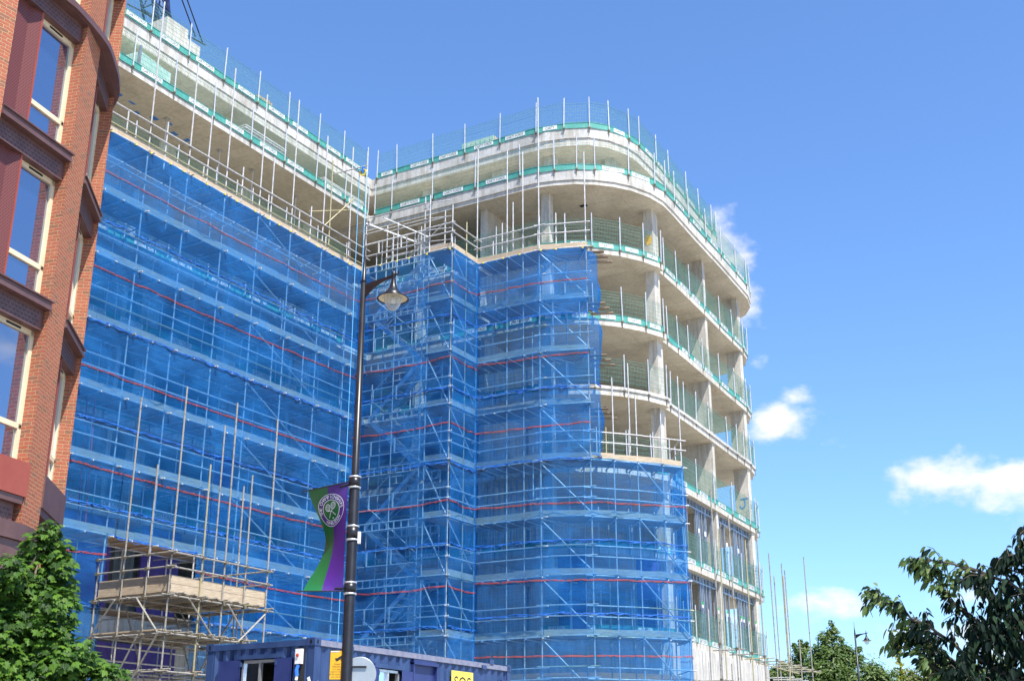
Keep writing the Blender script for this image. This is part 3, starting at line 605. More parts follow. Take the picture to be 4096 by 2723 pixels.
for li, z in enumerate(LIFTS[:-1]):
    opening = z in (8.2,)
    segs = [(20.5, 37.0)]
    A.tube('ledger', (XO + .03, 20.5, z), (XO + .03, 37.0, z)); A.tube('ledger', (XI, 20.5, z), (XI, 37.8, z))
    for h in (.67, 1.05):
        if z == 6.1: A.tube('guard_rail', (XO + .05, 28.7, z + h), (XO + .03, 37.0, z + h)); continue
        A.tube('guard_rail', (XO + .03, 20.5, z + h), (XO + .03, 37.0, z + h))
    if li == 0: A.tube('guard_rail', (XO + .03, 20.5, z + .31), (XO + .03, 37.0, z + .31), mat=STEEL_Y)
    for y in ys:
        A.tube('transom', (XO + .25, y + .06, z - .05), (XI - .55, y + .06, z - .05)); A.coupler((XO + .0, y, z))
        if li == 0: A.coupler((XO + .0, y, z + .67), .04); A.coupler((XO + .0, y, z + 1.05), .04)
    for k, y in enumerate(ys[:-1]):
        if z == 6.1 and y < 28.4: continue
        ym = (y + ys[k + 1]) / 2; A.tube('transom', (XO + .15, ym, z - .05), (XI - .5, ym, z - .05))
    # toe boards and deck
    y = 20.6
    while y < 37:
        l = rs.choice([1.9, 2.4, 3.0, 3.7]); y1 = min(y + l, 37.0)
        if not (z == 6.1 and y < 28.4):
            A.board('toe_board', (XO - .02, y, z + .14 + rs.uniform(-.01, .02)), (XO - .02, y1, z + .14 + rs.uniform(-.01, .02)), .038, .225)
        y = y1 + .01
    for j in range(5):
        y = 20.6 + rs.uniform(-.5, .5)
        while y < 37.2:
            y1 = min(y + rs.choice([2.4, 3.0, 3.9]), 37.6)
            xx = XO - .16 - .232 * j
            A.board('deck_board', (xx, y, z + .02), (xx, y1, z + .02), .222, .038, mat=DECK); y = y1 + .03
for (ya, za, yb, zb) in [(29.75, 21.05, 34.55, 18.88), (29.85, 18.75, 34.4, 16.75), (29.9, 16.8, 34.4, 14.65), (29.8, 14.75, 35.1, 12.0), (29.9, 12.5, 34.4, 10.2), (29.9, 10.4, 34.4, 8.0), (30.0, 8.2, 34.4, 6.0), (21.0, 16.8, 23.3, 15.5), (21.2, 14.6, 23.4, 13.4)]:
    A.tube('brace', (XO - .07, ya, za), (XO - .07, yb, zb), .028)
A.tube('jib', (XO - .1, 34.38, 24.24), (-26.45, 34.42, 24.2)); A.tube('jib_strut', (XO, 34.0, 21.8), (XO, 35.8, 23.75), mat=STEEL_Y)
A.tube('tie', (XO, 35.7, 23.2), (XI, 34.6, 23.0), .02, STEEL_Y)
A.tube('ladder_stile', (XO - .5, 24.55, 8.3), (XO - .45, 24.3, 12.4), .022, ROPE); A.tube('ladder_stile', (XO - .9, 24.6, 8.3), (XO - .85, 24.35, 12.4), .022, ROPE)
A.done()

# --- scaffold right of the inner corner and its protruding stair bay
YO = 38.3
B_ = Scaf('tube scaffold right of the inner corner, stepping round a protruding bay under blue nets', (-22, YO, 0))
bx = [-23.74, -22.35, -21.6, -20.9]
path_hi = [(-23.74, YO), (-20.9, YO), (-19.2, 38.95)]
stands = [(-23.74, YO, 26.0), (-22.35, YO, 25.6), (-21.6, YO, 25.3), (-20.9, YO, 27.6), (-19.2, 39.0, 25.0), (-23.69, 36.4, 22.65), (-24.78, 36.4, 23.34), (-23.69, 37.4, 22.3)]
for x, y, tp in stands: B_.tube('standard', (x, y, 0), (x + rs.uniform(-.03, .03), y, tp))
for x, y in [(-23.7, 39.5), (-22.3, 39.5), (-21.6, 39.5), (-20.5, 39.8), (-24.78, 38.0)]: B_.tube('standard', (x, y, 0), (x, y, 22.3))
for x, z0, z1 in [(-22.6, 20.8, 22.4), (-22.1, 20.8, 23.2), (-20.3, 20.8, 22.4), (-20.45, 17.0, 19.0), (-20.45, 14.0, 15.8), (-21.25, 15.3, 17.5), (-21.25, 11, 13.2), (-19.5, 17.0, 18.6)]:
    yy = YO + .06 + max(0, (x + 20.9)) * .4; B_.tube('puncheon', (x, yy, z0), (x, yy, z1))
for li, z in enumerate(LIFTS[:-1]):
    for h in (0, .67, 1.05):
        nm = 'ledger' if h == 0 else 'guard_rail'
        B_.tube(nm, (-23.85, YO - .05, z + h), (-20.6, YO - .05, z + h)); B_.tube(nm, (-21.1, YO - .02, z + h + .05), (-19.0, 39.0, z + h + .05))
        B_.tube(nm, (-24.9, 36.35, z + h + .03), (-23.55, 36.35, z + h + .03)); B_.tube(nm, (-23.64, 36.25, z + h), (-23.64, 38.5, z + h))
    B_.tube('ledger', (-23.85, 39.5, z), (-20.5, 39.5, z))
    for x, y, _ in stands: B_.coupler((x, y, z), .055)
    for x in (-23.3, -22.8, -22.2, -21.5, -20.8): B_.tube('transom', (x, YO - .15, z - .05), (x, 39.75, z - .05))
    B_.tube('transom', (-20.9, YO, z - .05), (-20.3, 39.9, z - .05)); B_.tube('transom', (-19.25, 39.0, z - .05), (-20.2, 40.2, z - .05))
    for a, c in [((-23.7, YO), (-22.0, YO)), ((-22.0, YO), (-20.9, YO)), ((-20.85, YO + .02), (-19.15, 39.02))]:
        B_.board('toe_board', (a[0], a[1], z + .15 + rs.uniform(-.02, .03)), (c[0], c[1], z + .14 + rs.uniform(-.02, .03)), .038, .225)
    B_.board('toe_board', (-24.75, 36.43, z + .15), (-23.72, 36.43, z + .15), .038, .225); B_.board('toe_board', (-23.72, 36.5, z + .15), (-23.72, 38.3, z + .14), .038, .225)
    for j in range(5):
        yy = YO + .15 + .232 * j; B_.board('deck_board', (-23.7, yy, z + .02), (-20.9, yy, z + .02), .222, .038, mat=DECK)
        q = Vector((-20.9, YO + .15, 0)) + Vector((-.1, .23, 0)) * j; B_.board('deck_board', (q.x, q.y, z + .03), (q.x + 1.65 + .05 * j, q.y + .66, z + .03), .222, .038, mat=DECK)
    for j in range(4): B_.board('deck_board', (-24.7 + .232 * j, 36.5, z + .02), (-24.7 + .232 * j, 39.5, z + .02), .222, .038, mat=DECK)
# board stubs sticking out at the end of the decks
for z in (20.75, 18.6, 16.5, 14.4):
    for k in range(3): B_.board('deck_board', (-19.5 + .05 * k, 39.2 + .23 * k, z - .14 * k), (-18.7 + .06 * k, 39.55 + .23 * k, z - .14 * k), .222, .038)
for z in LIFTS[:-2]:
    B_.tube('brace', (-20.9, YO + .07, z - .1), (-19.2, 39.0, z - 1.95), .028); B_.tube('brace', (-24.76, 36.42, z - .1), (-23.8, 36.42, z - 1.95), .028); 
for z in LIFTS[:-2]: B_.tube('brace', (-23.72, 36.45, z - .08), (-23.72, 38.1, z - 1.65), .028)
B_.done()

# --- stair tower of system scaffold in the corner
T = Scaf('silver system scaffold stair tower standing in the inner corner behind blue net', (-26.5, 37.4, 0))
for x, tp in ((-28.0, 23.4), (-25.1, 23.4)):
    for y in (36.55, 38.0):
        T.tube('standard', (x, y, 0), (x, y, tp), .026)
        for k in range(int(tp / .5)): T.put('rosette', lambda b, x=x, y=y, k=k: b.obox((x, y, .4 + k * .5), (.05, 0, 0), (0, .05, 0), (0, 0, .008)), STEEL)
for x in (-26.4,):
    for y in (36.55, 38.0): T.tube('standard', (x, y, 0), (x, y, 22.6), .024)
for k in range(10):
    z = 20.9 - k * 2.1
    for y in (36.55, 38.0):
        T.tube('beam_chord', (-28.0, y, z), (-25.1, y, z), .026); T.tube('beam_chord', (-28.0, y, z - .28), (-25.1, y, z - .28), .026)
        for j in range(9): T.put('beam_post', lambda b, y=y, j=j, z=z: b.bar((-27.8 + j * .33, y, z - .28), (-27.8 + j * .33, y, z), .04, .04, up=(1, 0, 0)), STEEL)
        T.tube('rail', (-28.0, y, z + .5), (-25.1, y, z + .5), .022); T.tube('rail', (-28.0, y, z + 1.05), (-25.1, y, z + 1.05), .022)
    for j in range(2): T.put('frame_post', lambda b, j=j, z=z: b.bar((-27.3 + j * 1.1, 36.5, z + .5), (-27.3 + j * 1.1, 36.5, z + 1.05), .06, .04, up=(1, 0, 0)), STEEL)
    s_ = 1 if k % 2 else -1; xa, xb = (-27.7, -25.4) if s_ > 0 else (-25.4, -27.7)
    if k:
        for y in (36.9, 37.55): T.put('stair_stringer', lambda b, y=y: b.bar((xa, y, z), (xb, y, z + 2.0), .05, .16), ALU)
        for j in range(9):
            f = (j + .5) / 9; T.put('stair_tread', lambda b, f=f: b.obox((xa + (xb - xa) * f, 37.22, z + 2 * f), (.11, 0, 0), (0, .32, 0), (0, 0, .02)), ALU)
        T.tube('stair_rail', (xa, 36.85, z + .95), (xb, 36.85, z + 2.9), .02)
    T.tube('brace', (-28.0, 38.02, z), (-25.1, 38.02, z + 2.0), .02)
# top cage above the nets
for z in (21.4, 21.9, 22.4, 23.1):
    T.tube('rail', (-28.0, 36.5, z), (-25.1, 36.5, z), .022)
    if z > 21.5: T.tube('rail', (-28.0, 38.0, z), (-25.1, 38.0, z), .022)
    T.tube('rail', (-25.1, 36.5, z), (-23.9, 36.6, z - .1), .02)
for x0 in (-27.2, -26.7, -26.0, -25.6): T.tube('cage_post', (x0, 36.6, 20.9), (x0, 36.6, 22.0), .022)
for x0 in (-27.6, -26.2): T.tube('cage_post', (x0, 37.9, 20.9), (x0, 37.9, 22.9), .022)
T.put('top_frame', lambda b: (b.bar((-28, 36.5, 22.9), (-26.5, 38.0, 22.3), .05, .07), b.bar((-27.2, 36.5, 23.0), (-25.9, 38.0, 22.4), .035, .05)), STEEL)
T.done()

# --- lower scaffold wrapping the rounded corner
CW = [(-20.9, YO), (-19.2, 38.98), (-18.55, 39.6), (-17.95, 40.35), (-17.3, 41.15), (-16.83, 41.86)]
Cs = Scaf('lower tube scaffold wrapping the rounded corner, its open top deck at mid height', (-18, 40.3, 0))
for k, (x, y) in enumerate(CW[1:]):
    Cs.tube('standard', (x, y, 0), (x, y, [13.9, 15.6, 15.0, 14.4, 16.0][k]))
    q = Vector((x, y)) + Vector((-.75, .95)); 
    if k < 4: Cs.tube('standard', (q.x, q.y, 0), (q.x, q.y, 14.0))
Cs.tube('standard', (-17.95, 43.3, 0), (-17.95, 43.3, 13.2))
for z in LIFTS[4:-1]:
    for h in (0, .67, 1.05):
        for a, c in ((CW[1], CW[3]), (CW[3], CW[5])):
            d = (Vector(c) - Vector(a)).normalized() * .25; Cs.tube('ledger' if h == 0 else 'guard_rail', (a[0] - d.x, a[1] - d.y - .05, z + h), (c[0] + d.x, c[1] + d.y - .05, z + h))
        Cs.tube('ledger' if h == 0 else 'guard_rail', (-16.83, 41.8, z + h), (-17.95, 43.4, z + h))
    for a in CW[1:]:
        Cs.tube('transom', (a[0] + .1, a[1] - .12, z - .05), (a[0] - .85, a[1] + 1.05, z - .05)); Cs.coupler((a[0], a[1], z), .055)
    for a, c in zip(CW[1:-1], CW[2:]): Cs.board('toe_board', (a[0], a[1], z + .14 + rs.uniform(-.02, .03)), (c[0], c[1], z + .14 + rs.uniform(-.02, .03)), .038, .225)
    Cs.board('toe_board', (-16.83, 41.86, z + .14), (-17.9, 43.4, z + .14), .038, .225)
    for j in range(4):
        o_ = Vector((-.14, .18)) * (j + .6); Cs.board('deck_board', (CW[1][0] + o_.x, CW[1][1] + o_.y, z + .02), (CW[5][0] + o_.x, CW[5][1] + o_.y, z + .02), .222, .038, mat=DECK)
    Cs.tube('brace', (CW[3][0] + .08, CW[3][1] - .08, z - .05), (CW[5][0] + .08, CW[5][1] - .08, z - 2.0))
for x, z1 in ((-19.0, 14.6), (-18.2, 16.3)): Cs.tube('puncheon', (x, 39.1 + (x + 19.2) * 1.2, 12.4), (x, 39.1 + (x + 19.2) * 1.2, z1))
Cs.done()

# --- tubes in front of the right-hand facade
R_ = Scaf('bare open tube scaffold of tall single poles before the right-hand facade', (-16.5, 50, 0)); R_.base = TUBE_W
rx = lambda y: -17.0 - (y - 43) * .05
for y, tp in [(42.6, 11.6), (44.63, 11.03), (46.56, 10.36), (48.25, 11.07), (50.09, 10.38), (51.98, 9.69), (53.87, 7.18), (55.85, 11.08)]:
    R_.tube('standard', (rx(y) + 1, y, 0), (rx(y) + 1 + rs.uniform(-.04, .04), y, tp), mat=STEEL_Y if y in (46.56, 51.98) else None); R_.coupler((rx(y) + 1, y, 6.0)); R_.coupler((rx(y) + 1, y, 4.75))
for y, tp in [(44.42, 7.47), (45.81, 7.16), (46.36, 10.88), (47.04, 5.68), (48.15, 7.39), (51.9, 6.4), (54.15, 10.04), (55.53, 10.81), (55.62, 7.11), (56.2, 10.6)]:
    R_.tube('standard', (rx(y), y, 0), (rx(y) + rs.uniform(-.03, .03), y, tp), mat=STEEL_Y if y == 46.36 else None); R_.coupler((rx(y), y, 4.75))
for y in (45.1, 47.1, 49.15, 50.7, 52.0, 53.2, 54.4, 55.6, 56.8):
    R_.tube('transom', (rx(y) - .1, y, 6.02), (rx(y) + 1.15, y + .08, 6.02))
for y in (52.0, 53.2, 54.4, 55.6, 56.8): R_.tube('transom', (rx(y) - .1, y, 5.45), (rx(y) + 1.15, y + .08, 5.45), mat=ALU)
R_.tube('ledger', (rx(50.6) + .97, 50.6, 5.97), (rx(57) + .97, 57.2, 5.97), mat=STEEL_Y); R_.tube('ledger', (rx(50.6) + .03, 50.6, 5.97), (rx(57) + .03, 57.2, 5.97), mat=STEEL_Y)
for x_ in (0, 1): R_.tube('ledger', (rx(43) + x_, 43.0, 4.78), (rx(57) + x_, 57, 4.78))
R_.tube('transom', (-17.3, 43.4, 4.8), (-15.9, 43.6, 4.8))
R_.done()

# --- loading bay in front of the left facade
G = Scaf('square loading bay of weathered tubes with boarded sides and hexagonal wire, before the left facade', (-26.5, 26.6, 0)); G.base = TUBE_W
gx = [-27.95, -26.93, -25.98, -25.1]; gy = [24.6, 25.81, 26.73, 27.63, 28.6]
gtx = [7.3, 12.16, 9.99, 12.2]
for x, tp in zip(gx, gtx): G.tube('standard', (x, 24.6, 0), (x, 24.6, tp))
for y, tp in zip(gy[1:], [10.14, 12.26, 10.19, 12.19]): G.tube('standard', (-25.1, y, 0), (-25.1, y, tp), mat=STEEL_Y if tp == 10.14 else None)
for x, y, tp in [(-27.32, 28.6, 12.3), (-26.31, 28.6, 10.17), (-26.0, 26.8, 7.2), (-27, 26.8, 5.2)]: G.tube('standard', (x, y, 0), (x, y, tp))
for z in (7.4, 7.0):
    G.tube('guard_rail', (-27.95, 24.55, z), (-24.85, 24.55, z)); G.tube('guard_rail', (-25.05, 24.4, z), (-25.05, 28.8, z)); G.tube('guard_rail', (-25.05, 28.6, z), (-28.1, 28.6, z))
for z in (6.22, 5.2, 4.2, 3.2):
    G.tube('ledger', (-28.15, 24.55, z), (-24.8, 24.55, z)); G.tube('ledger', (-25.05, 24.3, z), (-25.05, 28.9, z)); G.tube('ledger', (-28, 28.6, z), (-25, 28.6, z)); G.tube('ledger', (-26.5, 24.4, z), (-26.5, 28.9, z)); G.tube('ledger', (-27.6, 24.4, z), (-27.6, 28.9, z))
    for y in gy: G.coupler((-25.07, y, z), .06); G.tube('transom', (-28.1, y + .08, z + .06), (-24.85, y + .08, z + .06))
    for x in gx: G.coupler((x, 24.57, z), .06)
    if z > 5:
        for y in frange(24.9, 28.4, .44): G.tube('transom', (-28.1, y, z + .08), (-24.8, y, z + .08))
for z in (7.0, 7.4):
    for y in gy: G.coupler((-25.07, y, z), .05)
    for x in gx: G.coupler((x, 24.57, z), .05)
for k in range(2):
    z = 6.45 + .232 * k
    G.board('side_board', (-27.9, 24.66, z), (-25.16, 24.66, z), .038, .222); G.board('side_board', (-25.16, 24.7, z), (-25.16, 28.65, z), .038, .222); G.board('side_board', (-27.9, 28.55, z), (-25.16, 28.55, z), .038, .222)
for j in range(12): G.board('deck_board', (-27.95 + j * .238, 24.65, 6.34), (-27.95 + j * .238, 28.6, 6.34), .225, .038)
for j in range(8): G.board('deck_board', (-27.9 + rs.uniform(-.1, .1), 24.75 + j * .45, 5.32), (-25.3, 24.75 + j * .45, 5.32), .225, .038)
for a, c in [((-27.9, 24.5, 5.2), (-27.05, 24.5, 6.2)), ((-26.15, 24.45, 6.2), (-25.2, 24.45, 5.2)), ((-25.0, 25.3, 6.2), (-25.0, 26.4, 5.2)), ((-25.0, 26.9, 6.2), (-25.0, 27.9, 5.2)), ((-25.0, 28.5, 6.1), (-25.0, 27.4, 5.2)),
             ((-25.2, 24.45, 5.2), (-26.3, 24.45, 3.6)), ((-25.0, 27.6, 5.2), (-25.0, 26.6, 3.6)), ((-26.6, 26.5, 6.2), (-25.6, 26.5, 5.0)), ((-27.6, 25.4, 6.2), (-26.5, 25.4, 4.0)), ((-26.2, 28.5, 6.2), (-27.5, 28.5, 4.5)), ((-26.2, 27.0, 4.0), (-27.2, 27, 6.1)), ((-25.8, 28.2, 6.2), (-25.2, 27.5, 4.1)), ((-26, 24.5, 5.2), (-27, 24.5, 3.6))]:
    G.tube('brace', a, c, .026)
# hexagonal wire netting above the boards
def hexwire(b, p0, p1, z0, z1):
    p0 = Vector(p0); d = Vector(p1) - p0; L_ = d.length; d.normalize(); s_ = .042; w = .004; h = s_ * .866
    r = 0; z = z0
    while z < z1:
        x = (r % 2) * 1.5 * s_; 
        while x < L_ - 2 * s_:
            P = [(x, z), (x + s_ / 2, z + h), (x + 1.5 * s_, z + h), (x + 2 * s_, z)]
            for (a, za), (c, zc) in zip(P[:-1], P[1:]):
                A0 = p0 + d * a + Vector((0, 0, za)); A1 = p0 + d * c + Vector((0, 0, zc)); up = Vector((0, 0, w / 2)) if abs(zc - za) < 1e-6 else d * w * .5
                b.face([A0 - up, A1 - up, A1 + up, A0 + up])
            x += 3 * s_
        z += h; r += 1
for p0, p1 in (((-27.9, 24.62, 0), (-25.15, 24.62, 0)), ((-25.13, 24.7, 0), (-25.13, 28.6, 0)), ((-27.9, 28.56, 0), (-25.15, 28.56, 0))):
    G.put('hexagonal_wire', lambda b: hexwire(b, p0, p1, 6.8, 7.42), BLACK)
G.done()

# ------------------------------------------------------------ debris nets
def net(label, path, z0, z1, rope=None, hem=True, top_cord=False, seed=0, billow=.07, flap=True, clips=False):
    """one sheet of netting hung along a path of (x, y) points, tied at the standards"""
    t = thing('debris_net', label, 'debris net', 'blue debris nets on the scaffolds', (path[0][0], path[0][1], z0)); O = Vector(t.location)
    P = [Vector((p[0], p[1])) for p in path]; S = [0]
    for a, c in zip(P[:-1], P[1:]): S.append(S[-1] + (c - a).length)
    def at(s):
        for i in range(len(P) - 1):
            if s <= S[i + 1] or i == len(P) - 2:
                f = (s - S[i]) / (S[i + 1] - S[i]); d = (P[i + 1] - P[i]).normalized(); return P[i] + (P[i + 1] - P[i]) * f, Vector((d.y, -d.x)), f
    nx = max(4, int(S[-1] / .16)); nz = max(6, int((z1 - z0) / .16)); b = MB(); H = z1 - z0
    def pt(s, z, extra=0):
        p, nn, f = at(s); ph = min(1, f * (S[-1] and 1) * 4, (1 - f) * 4)
        v = noise.noise(Vector((s * .55 + seed * 13, z * .5, seed))) ; w = noise.noise(Vector((s * 2.1 + seed, z * 1.2, seed * 3.0))) * .35
        wr = noise.noise(Vector((s * 5 + (z1 - z) * 2.2, z * 7, seed * 5.0))) * .18
        tt = (z - z0) / H; e = min(1, min(tt, 1 - tt) * 5 + .15)
        o = abs(v + w) * billow * ph * e * 1.9 + wr * .06 + .04 + extra
        return Vector((p.x + nn.x * o, p.y + nn.y * o, z))
    sag = lambda s: .05 * abs(sin(s * pi / 1.8)) + .03 * noise.noise(Vector((s * 1.3, seed, 0)))
    for j in range(nz + 1):
        for i in range(nx + 1):
            s = S[-1] * i / nx; z = z0 + H * j / nz
            if j == nz: z -= sag(s) * .6
            if j == 0: z -= sag(s + 1) * .5
            b.v.append(tuple(pt(s, min(max(z, z0 - .1), z1)) - O))
    for j in range(nz):
        for i in range(nx):
            a = j * (nx + 1) + i; b.f.append((a, a + 1, a + nx + 2, a + nx + 1)); b.m.append(0)
    b.build('net_sheet', NET, t, smooth=True)
    if rope:
        m = MB(); N_ = nx
        for dz in (0, .032):
            Q_ = [pt(S[-1] * i / (2 * N_), rope + dz - .09 * sin(pi * i / N_ / 2) + .03 * noise.noise(Vector((i * .12, seed, 9))), .012) - O for i in range(2 * N_ + 1)]
            i = 0
            while i < 2 * N_:
                k2 = min(i + rs.randint(2, 7), 2 * N_); m.path(Q_[i:k2 + 1], .0075, 4); i = k2 + (1 if rs.random() < .55 else 0)
        m.build('orange_rope', ROPE, t)
    if clips:
        s = .3
        while s < S[-1]:
            m = MB(); q = pt(s, z1 - .03, .02) - O; m.obox(q, (.025, 0, 0), (0, .025, 0), (0, 0, .03)); m.build('net_clip', YELLOW, t); s += rs.uniform(.55, 1.1)
    if hem:
        m = MB(); pts = []
        for i in range(nx * 2 + 1):
            s = S[-1] * i / (nx * 2); q = pt(s, z0 + .0, .03); q.z -= sag(s) * 1.2 - .02; pts.append(q - O)
        m.path(pts, [.008 + .014 * abs(noise.noise(Vector((i * .31, seed, 1)))) for i in range(len(pts))], 5)
        m.path([p + Vector((0, 0, -.045 + .03 * sin(i * .9))) for i, p in enumerate(pts)], .009, 4)
        m.build('hem_cord', HEM, t)
        if flap:
            m = MB(); s = .1
            while s < S[-1] - .3:
                w = rs.uniform(.15, .9); hgt = rs.uniform(.01, .07) if rs.random() < .97 else rs.uniform(.08, .16)
                a = pt(s, z0, .02) - O; c = pt(min(s + w, S[-1]), z0, .02) - O; mid = pt(min(s + w * rs.uniform(.3, .7), S[-1]), z0, .05) - O; mid.z -= hgt + .04
                m.face([a, mid, c]); s += w * rs.uniform(.9, 1.6)
            m.build('hem_flap', NETD, t)
    return t
xa = XO + .06
hA = [20.78, 17.75, 14.5, 11.5, 9.0, 6.15, 3.2]; rA = [19.37, 16.15, 13.0, 10.1, 7.6, 4.6]
ystA = [20.6, 23.1, 24.91, 26.69, 28.57, 30.33, 32.09, 33.94, 35.65, 37.0]
bands = ['topmost', 'second', 'third', 'fourth', 'fifth', 'lowest']
for k in range(6):
    z1, z0 = hA[k], hA[k + 1]
    if k == 4:
        net('blue net on the left facade scaffold, fifth band, left of the loading bay', [(xa, y) for y in ystA[:3]], z0, z1, rA[k], seed=k)
        net('blue net strip above the loading bay opening on the left facade scaffold', [(xa, y) for y in (24.91, 26.69, 28.57)], 8.2, z1, None, seed=20)
        net('blue net on the left facade scaffold, fifth band, right of the loading bay', [(xa, y) for y in ystA[4:]], z0, z1, rA[k], seed=21)
    elif k == 5:
        net('blue net at the foot of the left facade scaffold, left of the loading bay', [(xa, y) for y in ystA[:3]], z0, z1, rA[k], seed=22)
        net('blue net at the foot of the left facade scaffold, right of the loading bay', [(xa, y) for y in ystA[4:]], z0, z1, rA[k], seed=k)
    else:
        net(f'blue net on the left facade scaffold, {bands[k]} band down from the open deck' if k else 'blue net on the left facade scaffold, topmost band just under the open deck', [(xa, y) for y in ystA], z0, z1, rA[k], seed=k, clips=k == 0)
hT = [20.75, 18.05, 15.15, 12.3, 9.35, 6.45, 3.2]; rT = [19.35, 16.3, 13.75, 10.85, 7.8, 5.2]
for k in range(6):
    net(f'blue net over the stair tower in the inner corner, {bands[k]} band', [(-28.1, 36.32), (-26.6, 36.3), (-25.1, 36.3), (-24.78, 36.3), (-23.6, 36.3)], hT[k + 1], hT[k], rT[k], seed=30 + k, billow=.1, clips=k == 0)
    net(f'narrow blue net on the side of the protruding bay, {bands[k]} band', [(-23.6, 36.3), (-23.6, 37.4), (-23.64, 38.22)], hT[k + 1], hT[k], rT[k], seed=40 + k, billow=.1)
hB = [20.78, 18.1, 15.2, 12.45, 9.47, 6.9, 3.2]; rB = [19.45, 16.45, 13.75, 10.85, 8.1, 5.5]
for k in range(6):
    pth = [(-23.66, YO - .08), (-22.35, YO - .1), (-21.6, YO - .1), (-20.9, YO - .1), (-19.12, 38.88)]
    if k < 3:
        net(f'blue net between the protruding bay and its frayed right end, {bands[k]} band', pth, hB[k + 1], hB[k], rB[k], seed=50 + k, billow=.1, clips=k == 0)
        net(f'crumpled end of blue net turned in at the scaffold end, {bands[k]} band', [(-19.12, 38.88), (-18.98 + .03 * k, 39.15), (-19.02, 39.5)], hB[k + 1] + .1, hB[k] - .15, None, seed=60 + k, billow=.19, hem=True)
    else:
        net(f'wide blue net wrapping the rounded corner, {["upper", "middle", "lowest"][k - 3]} band', pth + [(-18.5, 39.5), (-17.9, 40.25), (-17.25, 41.05), (-16.75, 41.76)], hB[k + 1], hB[k], rB[k], seed=50 + k, billow=.1)
        net(f'blue net on the right end of the rounded corner scaffold, {["upper", "middle", "lowest"][k - 3]} band', [(-16.75, 41.76), (-17.3, 42.6), (-17.9, 43.4)], hB[k + 1], hB[k], rB[k], seed=70 + k, billow=.12)

# ------------------------------------------------------------ steel props, stacks, crate on the deep slab, hoist
pr = MB(); pr.tube((0, 0, 0), (0, 0, 1.35), .038, 8, 0); pr.tube((0, 0, 1.35), (0, 0, 2.98), .028, 8, 1); pr.obox((0, 0, 2.99), (.1, 0, 0), (0, .1, 0), (0, 0, .006), 1); pr.obox((0, 0, .006), (.1, 0, 0), (0, .1, 0), (0, 0, .006), 1)
pr.tube((0, 0, 1.3), (0, 0, 1.4), .055, 8, 2)
for k, (za, zb, mi) in enumerate([(.32, .42, 3), (.42, .52, 4), (.52, .62, 3)]): pr.tube((0, 0, za), (0, 0, zb), .041, 8, mi)
_o = pr.build('steel_prop', [ALU, STEEL, MINT, ROPE, GTAPE]); PROP = _o.data; bpy.data.objects.remove(_o)
for k, y in enumerate([28.56, 31.42, 33.35, 36.1, 40.0]):
    o = bpy.data.objects.new('steel_prop', PROP); COL.objects.link(o); o.location = (-31.5, y, 21.81); o.rotation_euler = (rs.uniform(-.012, .012), rs.uniform(-.012, .012), 0); o.scale = (1, 1, 1)
    tag(o, f'adjustable steel prop behind the open upper scaffold deck, {ORD[k]} from the brick building', 'prop', 'steel props under the slab')
def stack(y0, y1, x0, h, n, label, mat=STEEL):
    t = thing('panel_stack', label, 'stack', 'stacked steel panels on the slab', (x0, y0, 25.12))
    for k in range(n):
        z = h * k / n; b = MB(); j = rs.uniform(-.03, .03)
        for xx in (0, .9): b.bar((xx + j, 0, z + .03), (xx + j, y1 - y0, z + .03), .05, .05)
        for q in range(7): b.bar((j, (y1 - y0) * q / 6, z + .03), (.9 + j, (y1 - y0) * q / 6, z + .03), .04, .04)
        b.build('panel_frame', mat, t)
stack(32.3, 34.8, -32.0, 1.25, 12, 'tall stack of grey steel panel frames on the deep slab, nearer the brick building')
stack(37.4, 40.3, -32.0, 1.15, 11, 'stack of grey steel panel frames on the deep slab, close to the inner corner')
t = thing('steel_crate', 'faded green steel crate standing on bars on the deep slab by the brick building', 'crate', None, (-31.6, 27.3, 25.12), (0, 0, .1))
b = MB(); b.box(-.55, .55, -.85, .85, .55, 1.35); b.build('crate_body', MINT, t)
b = MB()
for k in range(9): b.box(.45, .5, -.8 + k * .2, -.77 + k * .2, 0, .55)
b.build('foot_bars', RUST, t)
b = MB(); b.box(.5, .6, -.9, -.83, 0, 1.55); b.build('corner_angle', RUST, t)
for x, y, w, h, lab in [(-32.2, 34.2, .5, .5, 'small dark stack of boards on the roof slab edge, nearer the brick building'), (-32.2, 39.6, .9, .35, 'row of short bars lying on the roof slab edge near the inner corner')]:
    t = thing('board_stack', lab, 'stack', None, (x, y, 28.1))
    for k in range(6):
        b = MB(); b.box(-.4, .4, -w + k * .3 * w, -w + k * .3 * w + .12, 0, h + .1 * rs.random()); b.build('board', WOOD, t)
t = thing('timber_crate', 'greenish timber crate on the roof slab right of the inner corner', 'crate', None, (-26.2, 42.8, 28.12))
for k in range(7):
    b = MB(); b.box(-.9 + k * .25, -.7 + k * .25, -.5, -.46, 0, .95); b.build('slat', MINT, t)
b = MB(); b.box(-.9, .85, -.46, .5, 0, .9); b.build('crate_body', WOOD, t)
# hoist wheel and its ropes
t = thing('rope_hoist', 'blue and yellow hoist wheel hanging from the pole jib at the left facade', 'pulley', None, (-26.65, 34.42, 23.95))
b = MB(); b.lathe((0, 0, 0), [(.10, -.03), (.155, -.035), (.14, 0), (.155, .035), (.10, .03)], 20); b.v = [(x, z, y) for x, y, z in b.v]; b.build('wheel', YELLOW, t)
b = MB(); b.box(-.03, .03, -.06, .06, 0, .24); b.bar((-.02, -.05, .05), (-.16, -.05, .15), .03, .03); b.build('cheek_plate', BLUEP, t)
for x, lab in ((-26.83, 'left'), (-26.49, 'right')):
    b = MB(); b.path([(x, 34.42, 23.95 - 2.3 * i + 0) for i in range(11)], .013, 5); o = b.build('hoist_rope', BROPE)
    tag(o, f'light blue hoist rope hanging before the nets, {lab} one of the pair', 'rope', 'hoist ropes')

